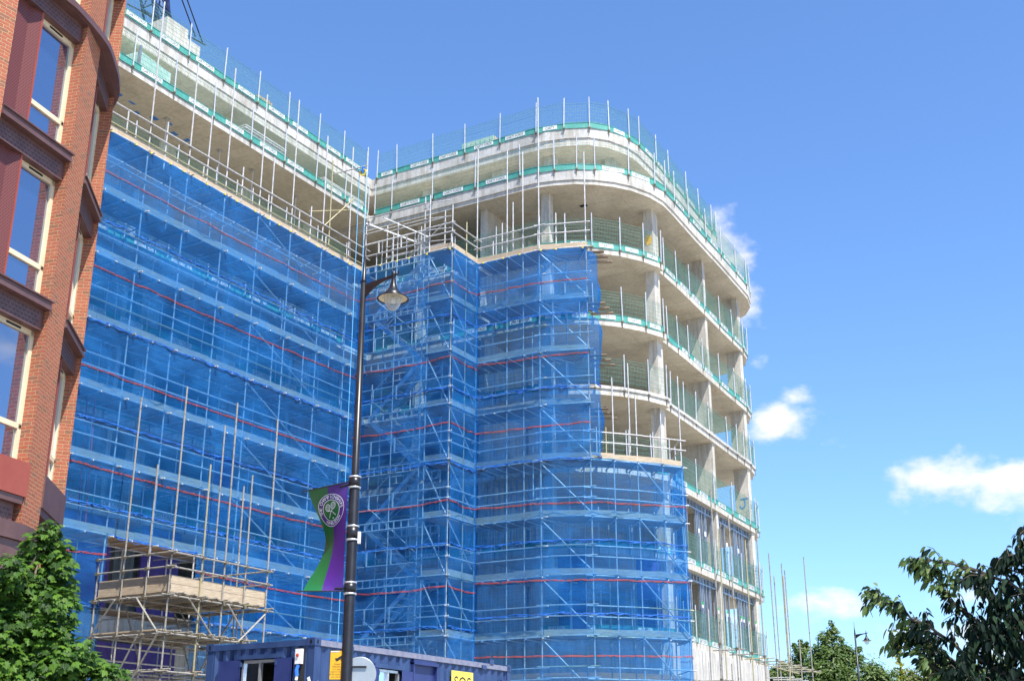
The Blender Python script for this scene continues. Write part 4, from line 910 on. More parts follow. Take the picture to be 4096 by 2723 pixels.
# ------------------------------------------------------------ crane over the roof
t = thing('tower_crane', 'dark blue lattice crane rising behind the roof at the upper left', 'crane', None, (-42, 36, 28.1))
def lattice(b, base, top, w0, w1, n, r=.05, lace=.03, ax=Vector((0, 1, 0)), ay=Vector((1, 0, 0))):
    base = Vector(base); top = Vector(top)
    C = lambda f, i, j: base + (top - base) * f + ax * ((w0 + (w1 - w0) * f) / 2 * i) + ay * ((w0 + (w1 - w0) * f) / 2 * j)
    for i, j in ((-1, -1), (1, -1), (1, 1), (-1, 1)): b.tube(C(0, i, j), C(1, i, j), r, 6)
    for k in range(n):
        f0, f1 = k / n, (k + 1) / n
        for (i, j), (p, q) in (((-1, -1), (1, -1)), ((1, -1), (1, 1)), ((1, 1), (-1, 1)), ((-1, 1), (-1, -1))):
            b.tube(C(f0, i, j), C(f1, p, q), lace, 5); b.tube(C(f1, i, j), C(f1, p, q), lace, 5)
b = MB(); lattice(b, (0, 1.9, 0), (0, 1.9, 7.5), 1.5, 1.5, 5, .08, .045); b.build('mast', CRANE, t)
b = MB(); lattice(b, (0, 1.6, 7.6), (0, -.9, 13.5), 1.1, .7, 5, .07, .04); b.build('jib', CRANE, t)
b = MB(); b.bar((0, 2.1, 7.2), (0, 1.0, 12), .28, .12); b.build('a_frame', CRANE, t)
b = MB(); b.tube((.1, 1.75, 7.3), (.1, .5, 11.5), .035, 6); b.build('stay_bar', ALU, t)
b = MB(); b.tube((0, 3.42, 10.02), (0, 2.0, 11.9), .035, 5); b.tube((0, 4.01, 9.87), (0, 2.3, 12.2), .035, 5); b.build('stay_cable', BLACK, t)
b = MB(); b.bar((0, -1.2, 9.25), (0, 4.2, 9.95), .06, .05); b.build('walkway', BLACK, t)
b = MB(); b.box(-1, 1, 1.0, 2.8, -6, 0); b.build('mast_base', CRANE, t)

# ------------------------------------------------------------ brick building at the left
br = thing('brick_building', 'red brick building with rounded front, deep windows and plum metal panels', 'building', loc=(-19, 14, 0)); BO = (-19, 14)
V2 = lambda x, y: Vector((x, y))
u1 = V2(-.216, .976); A1 = V2(-18.70, 14.56); A0 = A1 - u1 * 2.05; A2 = V2(-19.18, 15.33); A3 = V2(-20.40, 16.86); A4 = A3 + V2(-.84, .54) * .9
B0 = A0 + V2(-.05, -.9); C0 = B0 + V2(.12, -2.05); D0 = C0 + V2(.15, -.9)
def bl(mb): return local(mb, -19, 14)
WT, WB = 26.0, 5.86
def inward(a, c, d):
    t_ = (c - a).normalized(); return V2(-t_.y, t_.x) * d
def pier(a, c, z0=WB, z1=WT, dep=.9):
    # outer face a->c with the building on its left-hand side; reveals run straight back
    i1 = inward(a, c, dep); m = MB(); m.prism([tuple(a), tuple(c), tuple(c + i1), tuple(a + i1)], z0, z1, 0, uv=True); return bl(m).build('brick_pier', BRICK, br)
def pier2(a, c, ta, tc, dep=.9):
    # reveals perpendicular to the neighbouring windows
    m = MB(); m.prism([tuple(a), tuple(c), tuple(c + tc * dep), tuple(a + ta * dep)], WB, WT, 0, uv=True); return bl(m).build('brick_pier', BRICK, br)
n1 = inward(A0, A1, 1); n2 = inward(A2, A3, 1); n0 = inward(C0, B0, 1); n3 = n2
pier2(B0, A0, n0, n1); pier2(A1, A2, n1, n2); pier2(A3, A4, n2, inward(A3, A4, 1)); pier2(D0, C0, n0, n0)
m = MB(); m.prism([tuple(D0 + V2(.3, -9)), tuple(D0), tuple(D0 + n0 * .9), (D0.x - 1, D0.y - 9)], WB, WT, 0, uv=True); bl(m).build('brick_wall', BRICK, br)
m = MB(); e = A4 + V2(-.75, .66) * 3; m.prism([tuple(A4), tuple(e), (e.x - 6, e.y + 1), (A4.x - 6, A4.y - 3)], WB, WT, 0, uv=True); bl(m).build('brick_wall', BRICK, br)
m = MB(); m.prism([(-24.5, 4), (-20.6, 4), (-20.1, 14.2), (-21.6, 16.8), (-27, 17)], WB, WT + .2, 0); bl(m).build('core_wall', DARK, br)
SILLS = [19.6, 16.6, 13.4, 10.2, 7.0]; HEAD = 2.60
# bays: (left end, right end) of each window
def P3(p, z, d=0, n=None): q = p + (n * d if n is not None else V2(0, 0)); return Vector((q.x, q.y, z))
def qbox(m, a, c, n, d0, d1, z0, z1, mi=0, uvw=False):
    """a box between plan points a and c, from depth d0 to d1 inside the wall face"""
    pts = [a + n * d0, c + n * d0, c + n * d1, a + n * d1]; m.prism([tuple(p) for p in pts], z0, z1, mi, uv=uvw)
for bi, (a, c, n) in enumerate([(A0, A1, n1), (A2, A3, n2), (C0, B0, n0)]):
    L_ = (c - a).length; t_ = (c - a).normalized()
    for si, zs in enumerate(SILLS):
        z1 = zs + HEAD
        gl = a + t_ * L_ * .44
        # window
        m = MB(); w = .07
        for (p, q, za, zb) in [(gl, gl + t_ * w * .6, zs, z1), (c - t_ * w * 1.3, c, zs, z1), (gl, c, zs, zs + .05), (gl, c, z1 - .10, z1), (gl, c, zs + .66, zs + .76)]: qbox(m, p, q, n, .28, .36, za + .001, zb)
        fr = bl(m).build('window', CREAM, br)
        m = MB(); qbox(m, gl + t_ * .02, c - t_ * .05, n, .325, .335, zs + .03, z1 - .03); p_ = bl(m); p_.build('glass_pane', GLASS, fr)
        m = MB(); qbox(m, gl + t_ * .35, gl + t_ * .75, n, .268, .282, z1 - .075, z1 - .035); bl(m).build('trickle_vent', BLACK, fr)
        m = MB()
        for f in (.10, .96): q = gl + (c - gl) * f; qbox(m, q - t_ * .02, q + t_ * .02, n, .265, .282, zs + .69, zs + .73)
        bl(m).build('window_catch', BLACK, fr)
        # perforated panel, folded slightly
        m = MB(); mid = a + t_ * L_ * .30
        for (p, q, d0, d1) in [(a, mid, .24, .26), (mid, gl - t_ * .05, .26, .16)]:
            A_, B2 = p + n * d0, q + n * d1; l = (B2 - A_).length
            m.face([(A_.x, A_.y, zs), (B2.x, B2.y, zs), (B2.x, B2.y, z1), (A_.x, A_.y, z1)], 0, [(0, zs), (l, zs), (l, z1), (0, z1)])
        qbox(m, gl - t_ * .05, gl, n, .15, .30, zs, z1, 1)
        bl(m).build('perforated_panel', [PERF, REDP], br)
        # spandrel below the sill
        ext = t_ * .0
        lowest = si == len(SILLS) - 1
        if lowest:
            m = MB(); qbox(m, a, c + t_ * .03, n, -.03, .3, 6.36, 6.985); bl(m).build('plain_spandrel', REDP if bi == 0 else PURPM, br)
            m = MB(); qbox(m, a, c - t_ * .03, n, -.0, .3, 6.22, 6.355); bl(m).build('sill_profile', PURPM, br)
            m = MB(); qbox(m, a, c - t_ * .1, n, .12, .3, 5.86, 6.22); zp0, zp1 = 5.9, 6.18
        else:
            m = MB(); qbox(m, a, c + t_ * .06, n, -.06, .35, zs - .03, zs); qbox(m, a, c, n, -.02, .3, zs - .12, zs - .03); qbox(m, a, c, n, -.05, .3, zs - .20, zs - .12)
            bl(m).build('window_sill', PURPM, br)
            m = MB(); qbox(m, a, c - t_ * .02, n, .11, .36, zs - .60, zs - .20); zp0, zp1 = zs - .57, zs - .21
        # cut-out bow pattern
        k = 0; zz = zp0 + .04
        while zz < zp1 - .03:
            s_ = .05 + (k % 2) * .055
            while s_ < L_ - .16:
                q = a + t_ * s_ + n * (.108 if not lowest else .118)
                def T(du, dv): return (q.x + t_.x * du, q.y + t_.y * du, zz + dv)
                m.face([T(-.034, -.022), T(0, 0), T(-.034, .022)], 1); m.face([T(.034, .022), T(0, 0), T(.034, -.022)], 1); m.face([T(-.012, -.034), T(.012, -.034), T(0, 0)], 1)
                s_ += .11
            zz += .082; k += 1
        bl(m).build('spandrel_panel', [PURPM, PURPD], br)
# curved canopy at the upper sill level, and the lower curved band
def ring(pts, d0, d1, z0, z1, name, mat):
    """swept band following a smooth plan curve, between two outward distances"""
    P = [Vector(p) for p in pts]; Q = []
    for i in range(len(P) - 1):
        p0 = P[max(i - 1, 0)]; p1 = P[i]; p2 = P[i + 1]; p3 = P[min(i + 2, len(P) - 1)]
        for k in range(8):
            t = k / 8; Q.append(.5 * ((2 * p1) + (p2 - p0) * t + (2 * p0 - 5 * p1 + 4 * p2 - p3) * t * t + (3 * p1 - p0 - 3 * p2 + p3) * t * t * t))
    Q.append(P[-1]); m = MB(); N_ = []
    for i, q in enumerate(Q):
        d = (Q[min(i + 1, len(Q) - 1)] - Q[max(i - 1, 0)]).normalized(); N_.append(V2(d.y, -d.x))
    for i in range(len(Q) - 1):
        for (da, za), (db, zb) in (((d1, z0), (d1, z1)), ((d1, z1), (d0, z1)), ((d0, z0), (d1, z0))):
            a0 = Q[i] + N_[i] * da; a1 = Q[i + 1] + N_[i + 1] * da; c0 = Q[i] + N_[i] * db; c1 = Q[i + 1] + N_[i + 1] * db
            m.face([(a0.x, a0.y, za), (a1.x, a1.y, za), (c1.x, c1.y, zb), (c0.x, c0.y, zb)])
    return bl(m).build(name, mat, br, smooth=False)
PC = [tuple(D0), tuple(C0), tuple(B0), tuple(A0), tuple((A0 + A1) / 2), tuple(A1), tuple(A2), tuple((A2 + A3) / 2 + V2(.06, .05)), tuple(A3), tuple(A4), tuple(A4 + V2(-.75, .6))]
ring([(-18.0, 10.5), (-18.15, 12.0), (-18.27, 13.0), (-18.39, 13.66), (-18.45, 14.03), (-18.63, 14.56), (-18.79, 14.97), (-19.0, 15.39), (-19.38, 15.91), (-19.8, 16.41), (-20.32, 16.9), (-21.0, 17.3)], -.6, .02, 16.42, 16.56, 'canopy', PURPM)
ring(PC, -.7, .06, 5.56, 5.86, 'base_band', PURPM)
ring(PC, -.9, .0, 4.95, 5.55, 'base_band', PURPM)
ring(PC, -6, -.35, 4.7, 4.95, 'entrance_soffit', PURPD)
m = MB(); m.prism([(-26, 3), (-19.4, 3), (-19.3, 12.5), (-19.9, 14.9), (-21.4, 16.6), (-27, 17)], 0, 4.7, 0); bl(m).build('shop_wall', DARK, br)

# ------------------------------------------------------------ street lamps
def lamp(x, y, h, label, ang):
    t = thing('street_lamp', label, 'street lamp', None, (x, y, 0), (0, 0, ang)); hp = h; ka = .70; kl = .74
    b = MB(); b.path([(0, 0, 0), (0, 0, 1.2), (0, 0, 1.25), (0, 0, hp * .60), (0, 0, hp * .605), (0, 0, hp - .62)], [.105, .105, .084, .078, .058, .044], 18); b.build('pole', BLACK, t, smooth=True)
    b = MB(); b.path([(0, 0, hp - .62), (0, 0, hp - .59), (0, 0, hp)], [.05, .038, .005], 12); b.build('spike', BLACK, t, smooth=True)
    za = hp - .88
    b = MB(); n_ = 10; W_ = .013
    for i in range(n_):
        f0, f1 = i / n_, (i + 1) / n_; x0, x1 = .03 + .80 * ka * f0, .03 + .80 * ka * f1
        top = lambda f: za + .20 + .05 * f ** .5; bot = lambda f: za + .205 - .22 * (1 - f) ** 2.2
        P = [Vector((xx, yy, fn(ff))) for xx, ff in ((x0, f0), (x1, f1)) for yy in (-W_, W_) for fn in (bot, top)]
        b.add(P, [(0, 1, 5, 4), (2, 6, 7, 3), (0, 4, 6, 2), (1, 3, 7, 5)])
    xe = .86 * ka
    b.path([(xe - .03, 0, za + .24), (xe + .08, 0, za + .245), (xe + .10, 0, za + .27), (xe + .095, 0, za + .29)], [.016, .014, .009, .012], 8); b.build('bracket_arm', BLACK, t)
    c = (xe, 0, za)
    def Lt(prof, nm, mt, n_=28):
        b = MB(); b.lathe(c, [(r_ * kl, z_ * kl) for r_, z_ in prof], n_); return b.build(nm, mt, t, smooth=True)
    Lt([(.0, .55), (.012, .50), (.03, .47), (.012, .44), (.028, .41), (.05, .37), (.05, .30), (.035, .27), (.045, .22), (.06, .12), (.10, .02), (.165, -.06), (.19, -.09), (.20, -.13)], 'lantern_cone', BLACK)
    Lt([(.19, -.12), (.24, -.15), (.33, -.19), (.335, -.20), (.335, -.21), (.24, -.175), (.18, -.16)], 'lantern_brim', BLACK, 36)
    Lt([(.325, -.205), (.24, -.178), (.185, -.165), (.0, -.16)], 'reflector', CREAM, 36)
    Lt([(.188, -.17), (.184, -.22), (.168, -.29), (.140, -.36), (.098, -.42), (.05, -.455), (.0, -.468)], 'glass_bowl', CLEAR)
    Lt([(.0, -.17), (.05, -.18), (.05, -.30), (.0, -.32)], 'bulb', WHITE, 12)
    return t
LX, LY = -10.95, 14.28
lamp(LX, LY, 9.53, 'tall black street lamp with a bell lantern, in front of the blue nets', radians(-3))
lamp(-17.42, 66.75, 9.27, 'small distant black street lamp before the trees at lower right', radians(-3))
# collars on the near lamp, things strapped to it
lp = [o for o in bpy.data.objects if o.name.startswith('street_lamp')][0]
for z, h in ((5.69, .16), (4.93, .20), (4.13, .16)):
    b = MB(); b.path([(0, 0, z - h / 2), (0, 0, z + h / 2)], [.09, .09], 16); b.build('strap_collar', BLACK, lp, smooth=True)
    b = MB()
    for dz in (-h / 2, h / 2): b.path([(0, 0, z + dz - .012), (0, 0, z + dz + .012)], [.094, .094], 16)
    b.build('steel_band', ALU, lp, smooth=True)
bx_ = MB(); bx_.box(.08, .12, -.035, .04, 4.78, 4.95); o = bx_.build('tag_box', WHITE); o.location = (LX, LY, 0); o.rotation_euler = (0, 0, radians(30)); tag(o, 'small white box strapped to the near lamp pole below the upper collar', 'box')

# banner
def banner():
    t = thing('banner', 'green and purple tennis championships banner curling from the near lamp pole', 'banner', None, (LX, LY, 0))
    d = Vector((-.866, -.5, 0)); nrm = Vector((-.5, .866, 0)); ZT, ZB = 5.70, 4.09; WD = .58
    def S(s, tt, off=0):    # s metres from the pole, tt 0 top .. 1 bottom
        f = s / WD; k = max(0.0, sin(pi * tt)) ** .85; th = radians(52) * k * (.85 + .15 * min(1, max(0, f)))
        dr = d * cos(th) + nrm * sin(th); nl = nrm * cos(th) - d * sin(th)
        p = d * .105 + dr * s; z = ZT + (ZB - ZT) * tt - .13 * f * max(0, 1 - tt * 1.6)
        return (p.x - nl.x * off, p.y - nl.y * off, z)
    for nm, s0, s1, mt in (('purple_half', .0, .305, BP), ('green_half', .305, WD, BG)):
        b = MB(); NX, NZ = 8, 30
        for j in range(NZ + 1):
            for i in range(NX + 1): b.v.append(S(s0 + (s1 - s0) * i / NX, j / NZ))
        for j in range(NZ):
            for i in range(NX): a = j * (NX + 1) + i; b.f.append((a, a + NX + 1, a + NX + 2, a + 1)); b.m.append(0)
        b.build(nm, mt, t, smooth=True)
    H = ZT - ZB; CS, CT = .29, .222
    def E(u, v, off=.004): return S(CS - u, CT - v / H, off)    # u to the right as seen from the front, v up
    def disc(r0, r1, mat, nm, off):
        b = MB(); n_ = 48; st = 6 if r0 == 0 else 2
        for q in range(st):
            ra, rb = r0 + (r1 - r0) * q / st, r0 + (r1 - r0) * (q + 1) / st
            for k in range(n_):
                a0, a1 = 2 * pi * k / n_, 2 * pi * (k + 1) / n_
                P = [E(ra * cos(a0), ra * sin(a0), off), E(rb * cos(a0), rb * sin(a0), off), E(rb * cos(a1), rb * sin(a1), off), E(ra * cos(a1), ra * sin(a1), off)]
                b.face(P if ra > 0 else P[1:4][:2] + [P[0]])
        b.build(nm, mat, t)
    disc(0, .243, BP, 'emblem_field', .004); disc(.236, .243, WHITE, 'emblem_ring', .007); disc(0, .158, BG, 'emblem_disc', .006); disc(.152, .160, WHITE, 'emblem_ring', .009)
    b = MB()
    def arc_text(s, r, a0, a1, flip):
        n_ = len(s)
        for i, ch in enumerate(s):
            if ch == ' ': continue
            a = radians(a0 + (a1 - a0) * i / (n_ - 1)); V, F = text_geo(ch, .068)
            rot = a - pi / 2 if not flip else a + pi / 2
            vs = [E(r * cos(a) + x * cos(rot) - y * sin(rot), r * sin(a) + x * sin(rot) + y * cos(rot), .011) for x, y, z in V]; b.add(vs, F)
    arc_text('THE CHAMPIONSHIPS', .197, 183, 5, False); arc_text('WIMBLEDON', .197, 232, 318, True)
    b.build('emblem_lettering', WHITE, t)
    b = MB()
    def seg(p, q, w):
        dx, dy = q[0] - p[0], q[1] - p[1]; l = hypot(dx, dy) or 1; nx, ny = -dy / l * w / 2, dx / l * w / 2
        b.face([E(p[0] + nx, p[1] + ny, .012), E(q[0] + nx, q[1] + ny, .012), E(q[0] - nx, q[1] - ny, .012), E(p[0] - nx, p[1] - ny, .012)])
    for sx_, hx, hy in ((-1, -.052, .052), (1, .048, .066)):
        ang = radians(90 + sx_ * -1 * -28) if sx_ < 0 else radians(90 - 22)
        ca, sa = cos(ang), sin(ang); a_, b2 = .052, .040
        pt = lambda p, q: (hx + p * ca - q * sa, hy + p * sa + q * ca)
        for k in range(20):
            t0, t1 = 2 * pi * k / 20, 2 * pi * (k + 1) / 20; seg(pt(a_ * cos(t0), b2 * sin(t0)), pt(a_ * cos(t1), b2 * sin(t1)), .006)
        for k in range(-3, 4):
            q = k * .011; l = a_ * sqrt(max(0, 1 - (q / b2) ** 2)); seg(pt(-l, q), pt(l, q), .002)
            q = k * .014; l = b2 * sqrt(max(0, 1 - (q / a_) ** 2)); seg(pt(q, -l), pt(q, l), .002)
        th = pt(-a_, 0); e0 = (-hx * .1, -.01); e1 = (-sx_ * .062, -.105) if sx_ > 0 else (.078, -.085)
        seg(th, e0, .008); seg(e0, (e0[0] + (e1[0] - e0[0]) * .35, e0[1] + (e1[1] - e0[1]) * .35), .007)
        for k in range(5):
            f0, f1 = .38 + k * .125, .47 + k * .125; seg((e0[0] + (e1[0] - e0[0]) * f0, e0[1] + (e1[1] - e0[1]) * f0), (e0[0] + (e1[0] - e0[0]) * f1, e0[1] + (e1[1] - e0[1]) * f1), .012)
    for k in range(12): t0, t1 = 2 * pi * k / 12, 2 * pi * (k + 1) / 12; seg((.02 + .008 * cos(t0), -.118 + .008 * sin(t0)), (.02 + .008 * cos(t1), -.118 + .008 * sin(t1)), .009)
    b.build('emblem_rackets', WHITE, t)
    for tt, sag in ((0, 0), (1, 0)):
        b = MB(); b.tube(S(-.08, tt), S(WD + .09, tt), .009, 8); b.build('banner_rod', BLACK, t)
        b = MB(); b.tube(S(-.08, .025 if tt == 0 else .975), S(.12, .03 if tt == 0 else .975), .016, 8); b.build('spring_socket', BLACK, t)
BP = mat_noise('banner_purple', (.05, .009, .15), (.06, .012, .175), 2, .35)  # purple and green both darkened to stand in for shade on the banner
BG = mat_noise('banner_green', (.004, .095, .022), (.006, .11, .026), 2, .35)
banner()
# warning sign about cameras
def basis(ang): return Vector((cos(ang), sin(ang), 0)), Vector((sin(ang), -cos(ang), 0))     # right and outward
def sign_obj():
    t = thing('camera_warning_sign', 'amber camera warning sign with black writing strapped to the near lamp pole', 'sign', None, (-11.02, 14.22, 3.055), (0, 0, radians(26)))
    w, h = .155, .205
    b = MB(); b.box(-w, w, -.005, .005, -h, h); b.box(-w - .0, w, -.0065, -.005, h - .008, h, 1); b.box(-w, w, -.0065, -.005, -h, -h + .008, 1); b.box(-w, -w + .008, -.0066, -.005, -h, h, 1); b.box(w - .008, w, -.0066, -.005, -h, h, 1); b.build('sign_plate', [AMBER, SIGNB], t)
    b = MB()
    for i, s in enumerate(['Closed Circuit', 'Television (CCTV)', 'is in operation to', 'improve management', 'of the area and enhance', 'your personal safety']):
        V, F = text_geo(s, .0335); 
        b.add([(x * .92, -.009, y + .012 - i * .0345) for x, y, z in V], F)
    b.build('lettering', SIGNB, t)
    b = MB(); q = lambda L: b.face([(x, -.0095, z) for x, z in L])
    q([(-.062, .085), (.035, .145), (.050, .112), (-.045, .055)]); q([(-.078, .092), (-.062, .098), (-.045, .062), (-.06, .052)]); q([(.0, .078), (.012, .075), (.022, .058), (.014, .054)]); q([(.016, .056), (.062, .058), (.062, .05), (.02, .048)]); q([(.06, .072), (.068, .076), (.068, .03), (.06, .034)])
    b.build('camera_symbol', SIGNB, t)
    b = MB(); b.box(-.14, -.02, -.0085, -.006, .178, .192); b.box(.055, .135, -.0085, -.006, .125, .19); b.build('white_patch', WHITE, t)
sign_obj()
t = thing('round_sign', 'round grey sign seen from behind on the near lamp pole', 'sign', None, (-10.80, 14.38, 2.93), (0, 0, radians(30)))
b = MB(); b.lathe((0, 0, 0), [(0, -.004), (.235, -.004), (.24, 0), (.235, .004), (0, .004)], 40); b.v = [(x, z, y) for x, y, z in b.v]; b.build('disc', GREYB, t, smooth=False)
for z in (.1, -.12):
    b = MB(); b.box(-.1, .1, -.03, -.006, z - .012, z + .012); b.build('fixing_rail', BLACK, t)

# ------------------------------------------------------------ site office container
co = thing('site_office', 'dark blue corrugated steel site office with shuttered windows', 'site office', None, (-15.2, 18.8, 0))
X0, X1, Y0, Y1, Z0, Z1 = -2.74, 0.0, 0.0, 7.45, 1.42, 4.03
def corr(p0, p1, z0, z1, nrm, pitch=.285, dep=.038):
    b = MB(); p0 = Vector(p0); p1 = Vector(p1); d = p1 - p0; L_ = d.length; d.normalize(); nrm = Vector(nrm); P = [0]; s = 0; prof = [(0, 0)]
    while s < L_ - .01:
        for ds, dd in ((.07, 0), (.14, -dep), (.215, -dep), (.285, 0)):
            if s + ds <= L_: prof.append((s + ds, dd))
        s += pitch
    prof.append((L_, 0))
    for (a, da), (c, dc) in zip(prof[:-1], prof[1:]):
        A_ = p0 + d * a + nrm * da; C_ = p0 + d * c + nrm * dc
        if (C_ - A_).length < 1e-4: continue
        b.face([(A_.x, A_.y, z0), (C_.x, C_.y, z0), (C_.x, C_.y, z1), (A_.x, A_.y, z1)])
    return b
def front(x0, x1, z0=Z0 + .12, z1=Z1 - .10): return corr((x0, Y0 + .012, 0), (x1, Y0 + .012, 0), z0, z1, (0, -1, 0))
WX0, WX1, WZ = -1.82, -.86, 3.70
for args in ((-2.6, WX0), (WX1, -.14)): front(*args).build('corrugated_wall', BOXB, co)
front(WX0, WX1, WZ + .1).build('corrugated_wall', BOXB, co); front(WX0, WX1, Z0 + .12, 2.5).build('corrugated_wall', BOXB, co)
SW0, SW1, DY0, DY1 = 2.05, 2.85, 3.35, 4.2
def side(y0, y1, z0=Z0 + .12, z1=Z1 - .10): return corr((X1 - .012, y0, 0), (X1 - .012, y1, 0), z0, z1, (1, 0, 0))
for a_ in ((.14, SW0), (SW1, DY0), (DY1, 7.31)): side(*a_).build('corrugated_wall', BOXB, co)
side(SW0, SW1, 3.66).build('corrugated_wall', BOXB, co); side(SW0, SW1, Z0 + .12, 2.6).build('corrugated_wall', BOXB, co)
b = MB(); b.box(X0 + .02, X1 - .08, Y1 - .06, Y1, Z0, Z1 - .05); b.box(X0, X0 + .05, .1, Y1, Z0, Z1 - .05); b.build('rear_wall', BOXB, co)
b = MB(); b.box(X0 + .05, X1 - .05, .05, Y1 - .05, Z1 - .06, Z1 - .02)
for k in range(26): b.box(X0 + .05, X1 - .02, .2 + k * .28, .33 + k * .28, Z1 - .02, Z1 + .012)
b.build('roof_sheet', BOXB, co)
for nm, args, mt in [('top_rail', (X0 + .16, X1 - .16, -.01, .06, Z1 - .11, Z1 - .0), BOXB), ('top_rail', (-.06, .01, .16, Y1 - .16, Z1 - .11, Z1 - .0), RUST), ('bottom_rail', (X0, X1, -.01, .08, Z0, Z0 + .12), BOXB), ('bottom_rail', (-.08, .01, .1, Y1, Z0, Z0 + .12), BOXB)]:
    b = MB(); b.box(*args); b.build(nm, mt, co)
for x, y in ((X0, 0), (X1 - .16, 0), (X1 - .16, Y1 - .16), (X0, Y1 - .16)):
    b = MB(); b.box(x, x + .16, y - .0, y + .16, Z0 + .1, Z1 - .1); b.build('corner_post', BOXB, co)
    b = MB(); b.box(x - .015, x + .175, y - .02, y + .17, Z1 - .11, Z1 + .03); b.obox((x + .08, y - .022, Z1 - .04), (.022, 0, 0), (0, .003, 0), (0, 0, .035), 1); b.obox((x + .177, y + .07, Z1 - .04), (.003, 0, 0), (0, .022, 0), (0, 0, .035), 1); b.build('corner_casting', [BOXB, BLACK], co)
    b = MB(); b.box(x + .02, x + .14, y + .02, y + .14, 0, Z0); b.build('support_leg', BLACK, co)
for y in (1.0, 6.1):
    b = MB(); b.box(.005, .04, y, y + .18, Z1 - .14, Z1 - .05); b.build('lifting_lug', BOXB, co)
b = MB(); b.box(-.03, .03, 6.45, 6.62, Z1, Z1 + .10); b.build('lifting_eye', BOXB, co)
def window_set(o3, ax, out, w, zt, zb, shut, lit=False):
    """window centred at o3, ax along the wall, out outwards"""
    ax = Vector(ax); out = Vector(out); c = Vector(o3); h = (zt - zb) / 2; zc = (zt + zb) / 2
    def B(b, s0, s1, d0, d1, z0, z1, mi=0): b.obox(c + ax * (s0 + s1) / 2 + out * (d0 + d1) / 2 + Vector((0, 0, (z0 + z1) / 2)), ax * (s1 - s0) / 2, out * (d1 - d0) / 2, Vector((0, 0, (z1 - z0) / 2)), mi)
    b = MB(); B(b, -w / 2, w / 2, -.08, 0.0, zt - .05, zt); B(b, -w / 2, w / 2, -.08, 0, zb, zb + .04); B(b, -w / 2, -w / 2 + .045, -.08, 0, zb, zt); B(b, w / 2 - .045, w / 2, -.08, 0, zb, zt); B(b, -.02, .025, -.075, .005, zb, zt); win = b.build('window', ALU, co)
    b = MB(); B(b, -w / 2 + .03, 0, -.05, -.045, zb, zt); b.build('glass_pane', GLASS_D, win)
    b = MB(); B(b, -w / 2, w / 2, -.9, -.85, zb, zt); B(b, -w / 2 - .02, -w / 2, -.9, -.05, zb, zt); B(b, w / 2, w / 2 + .02, -.9, -.05, zb, zt); b.build('room_lining', DARK, win)
    if lit:
        b = MB(); B(b, -.1, .25, -.75, -.70, zt - .22, zt - .18); b.build('strip_light', LAMPM, win)
    b = MB(); B(b, -w / 2 - .12, w / 2 + .12, -.02, .05, zt + .02, zt + .10); b.build('window_hood', BOXB, win)
    for s0, s1 in shut:
        b = MB(); B(b, s0, s1, .015, .045, zb - .02, zt + .01); B(b, s0, s0 + .015, .01, .055, zb - .02, zt + .01); B(b, s1 - .015, s1, .01, .055, zb - .02, zt + .01); B(b, (s0 + s1) / 2 - .04, (s0 + s1) / 2, .045, .075, zt - .62, zt - .5); sh = b.build('shutter', BOXD, co)
        for zz in (zt - .12, zt - .5):
            b = MB(); B(b, s1 - .02 if s0 < 0 else s0, s1 + .02 if s0 < 0 else s0 + .04, .02, .06, zz, zz + .09); b.build('hinge', BOXB, sh)
LAMPM, _n, _l = new_mat('strip_light_lit'); _o = _n.new('ShaderNodeOutputMaterial'); _e = _n.new('ShaderNodeEmission'); _e.inputs[0].default_value = (1, .78, .45, 1); _e.inputs[1].default_value = 1.6; _l.new(_e.outputs[0], _o.inputs[0])
window_set((-1.34, 0, 0), (1, 0, 0), (0, -1, 0), .90, 3.70, 2.55, ((-1.02, -.46), (.42, .84)))
window_set((0, 2.42, 0), (0, 1, 0), (1, 0, 0), .80, 3.62, 2.65, ((-.75, -.39), (.42, .86)), lit=True)
b = MB(); b.box(-.06, -.04, DY0, DY1, Z0, 3.80); b.box(-.05, .03, DY0 - .05, DY0, Z0, 3.84); b.box(-.05, .03, DY1, DY1 + .05, Z0, 3.84); b.box(-.05, .05, DY0 - .05, DY1 + .05, 3.80, 3.86); b.box(-.012, .0, DY0, DY1, 3.86, 3.93); b.build('door', BOXD, co)
b = MB(); b.box(-.44, -.23, -.005, .008, 3.22, 3.88); b.build('socket_recess', DARK, co)
b = MB(); b.box(-.42, -.26, -.06, -.006, 3.58, 3.86); sk = b.build('socket_box', WHITE, co)
b = MB(); b.lathe((0, 0, 0), [(0, .02), (.03, .02), (.035, 0), (.0, 0)], 12); b.v = [(x - .36, -.06 - z, y + .74 + 3.0) for x, y, z in b.v]; b.build('switch_knob', ROPE, sk)
b = MB(); b.tube((-.34, -.04, 3.56), (-.37, -.06, 3.46), .035, 8); b.tube((-.37, -.06, 3.48), (-.36, -.05, 3.36), .04, 8); b.build('plug', BLUEP, sk)
b = MB(); b.tube((-.36, -.05, 3.36), (-.37, -.05, 3.28), .03, 8); b.build('plug_tail', WHITE, sk)
b = MB(); b.path([(-.37, -.05, 3.28), (-.40, -.06, 3.15), (-.50, -.07, 2.95), (-.55, -.06, 2.6)], .008, 5); b.build('cable', BLACK, sk)
b = MB(); V, F = text_geo('3 2', .26); b.add([(.002, .14 + .05 - (-x) * 0 + y * .8, 3.12 - x) for x, y, z in V], F); b.build('stencil_number', MINT, co)
b = MB(); b.obox((-.05, -.024, 3.2), (.03, 0, .012), (0, .002, 0), (-.05, 0, .13)); b.build('white_sticker', WHITE, co)
b = MB(); b.box(.0, .03, 7.0, 7.25, 3.45, 3.7); b.build('vent_box', BOXD, co)
t = thing('yellow_sign', 'yellow sign with black letters on the right part of the site office', 'sign', None, (-15.145, 24.0, 3.36))
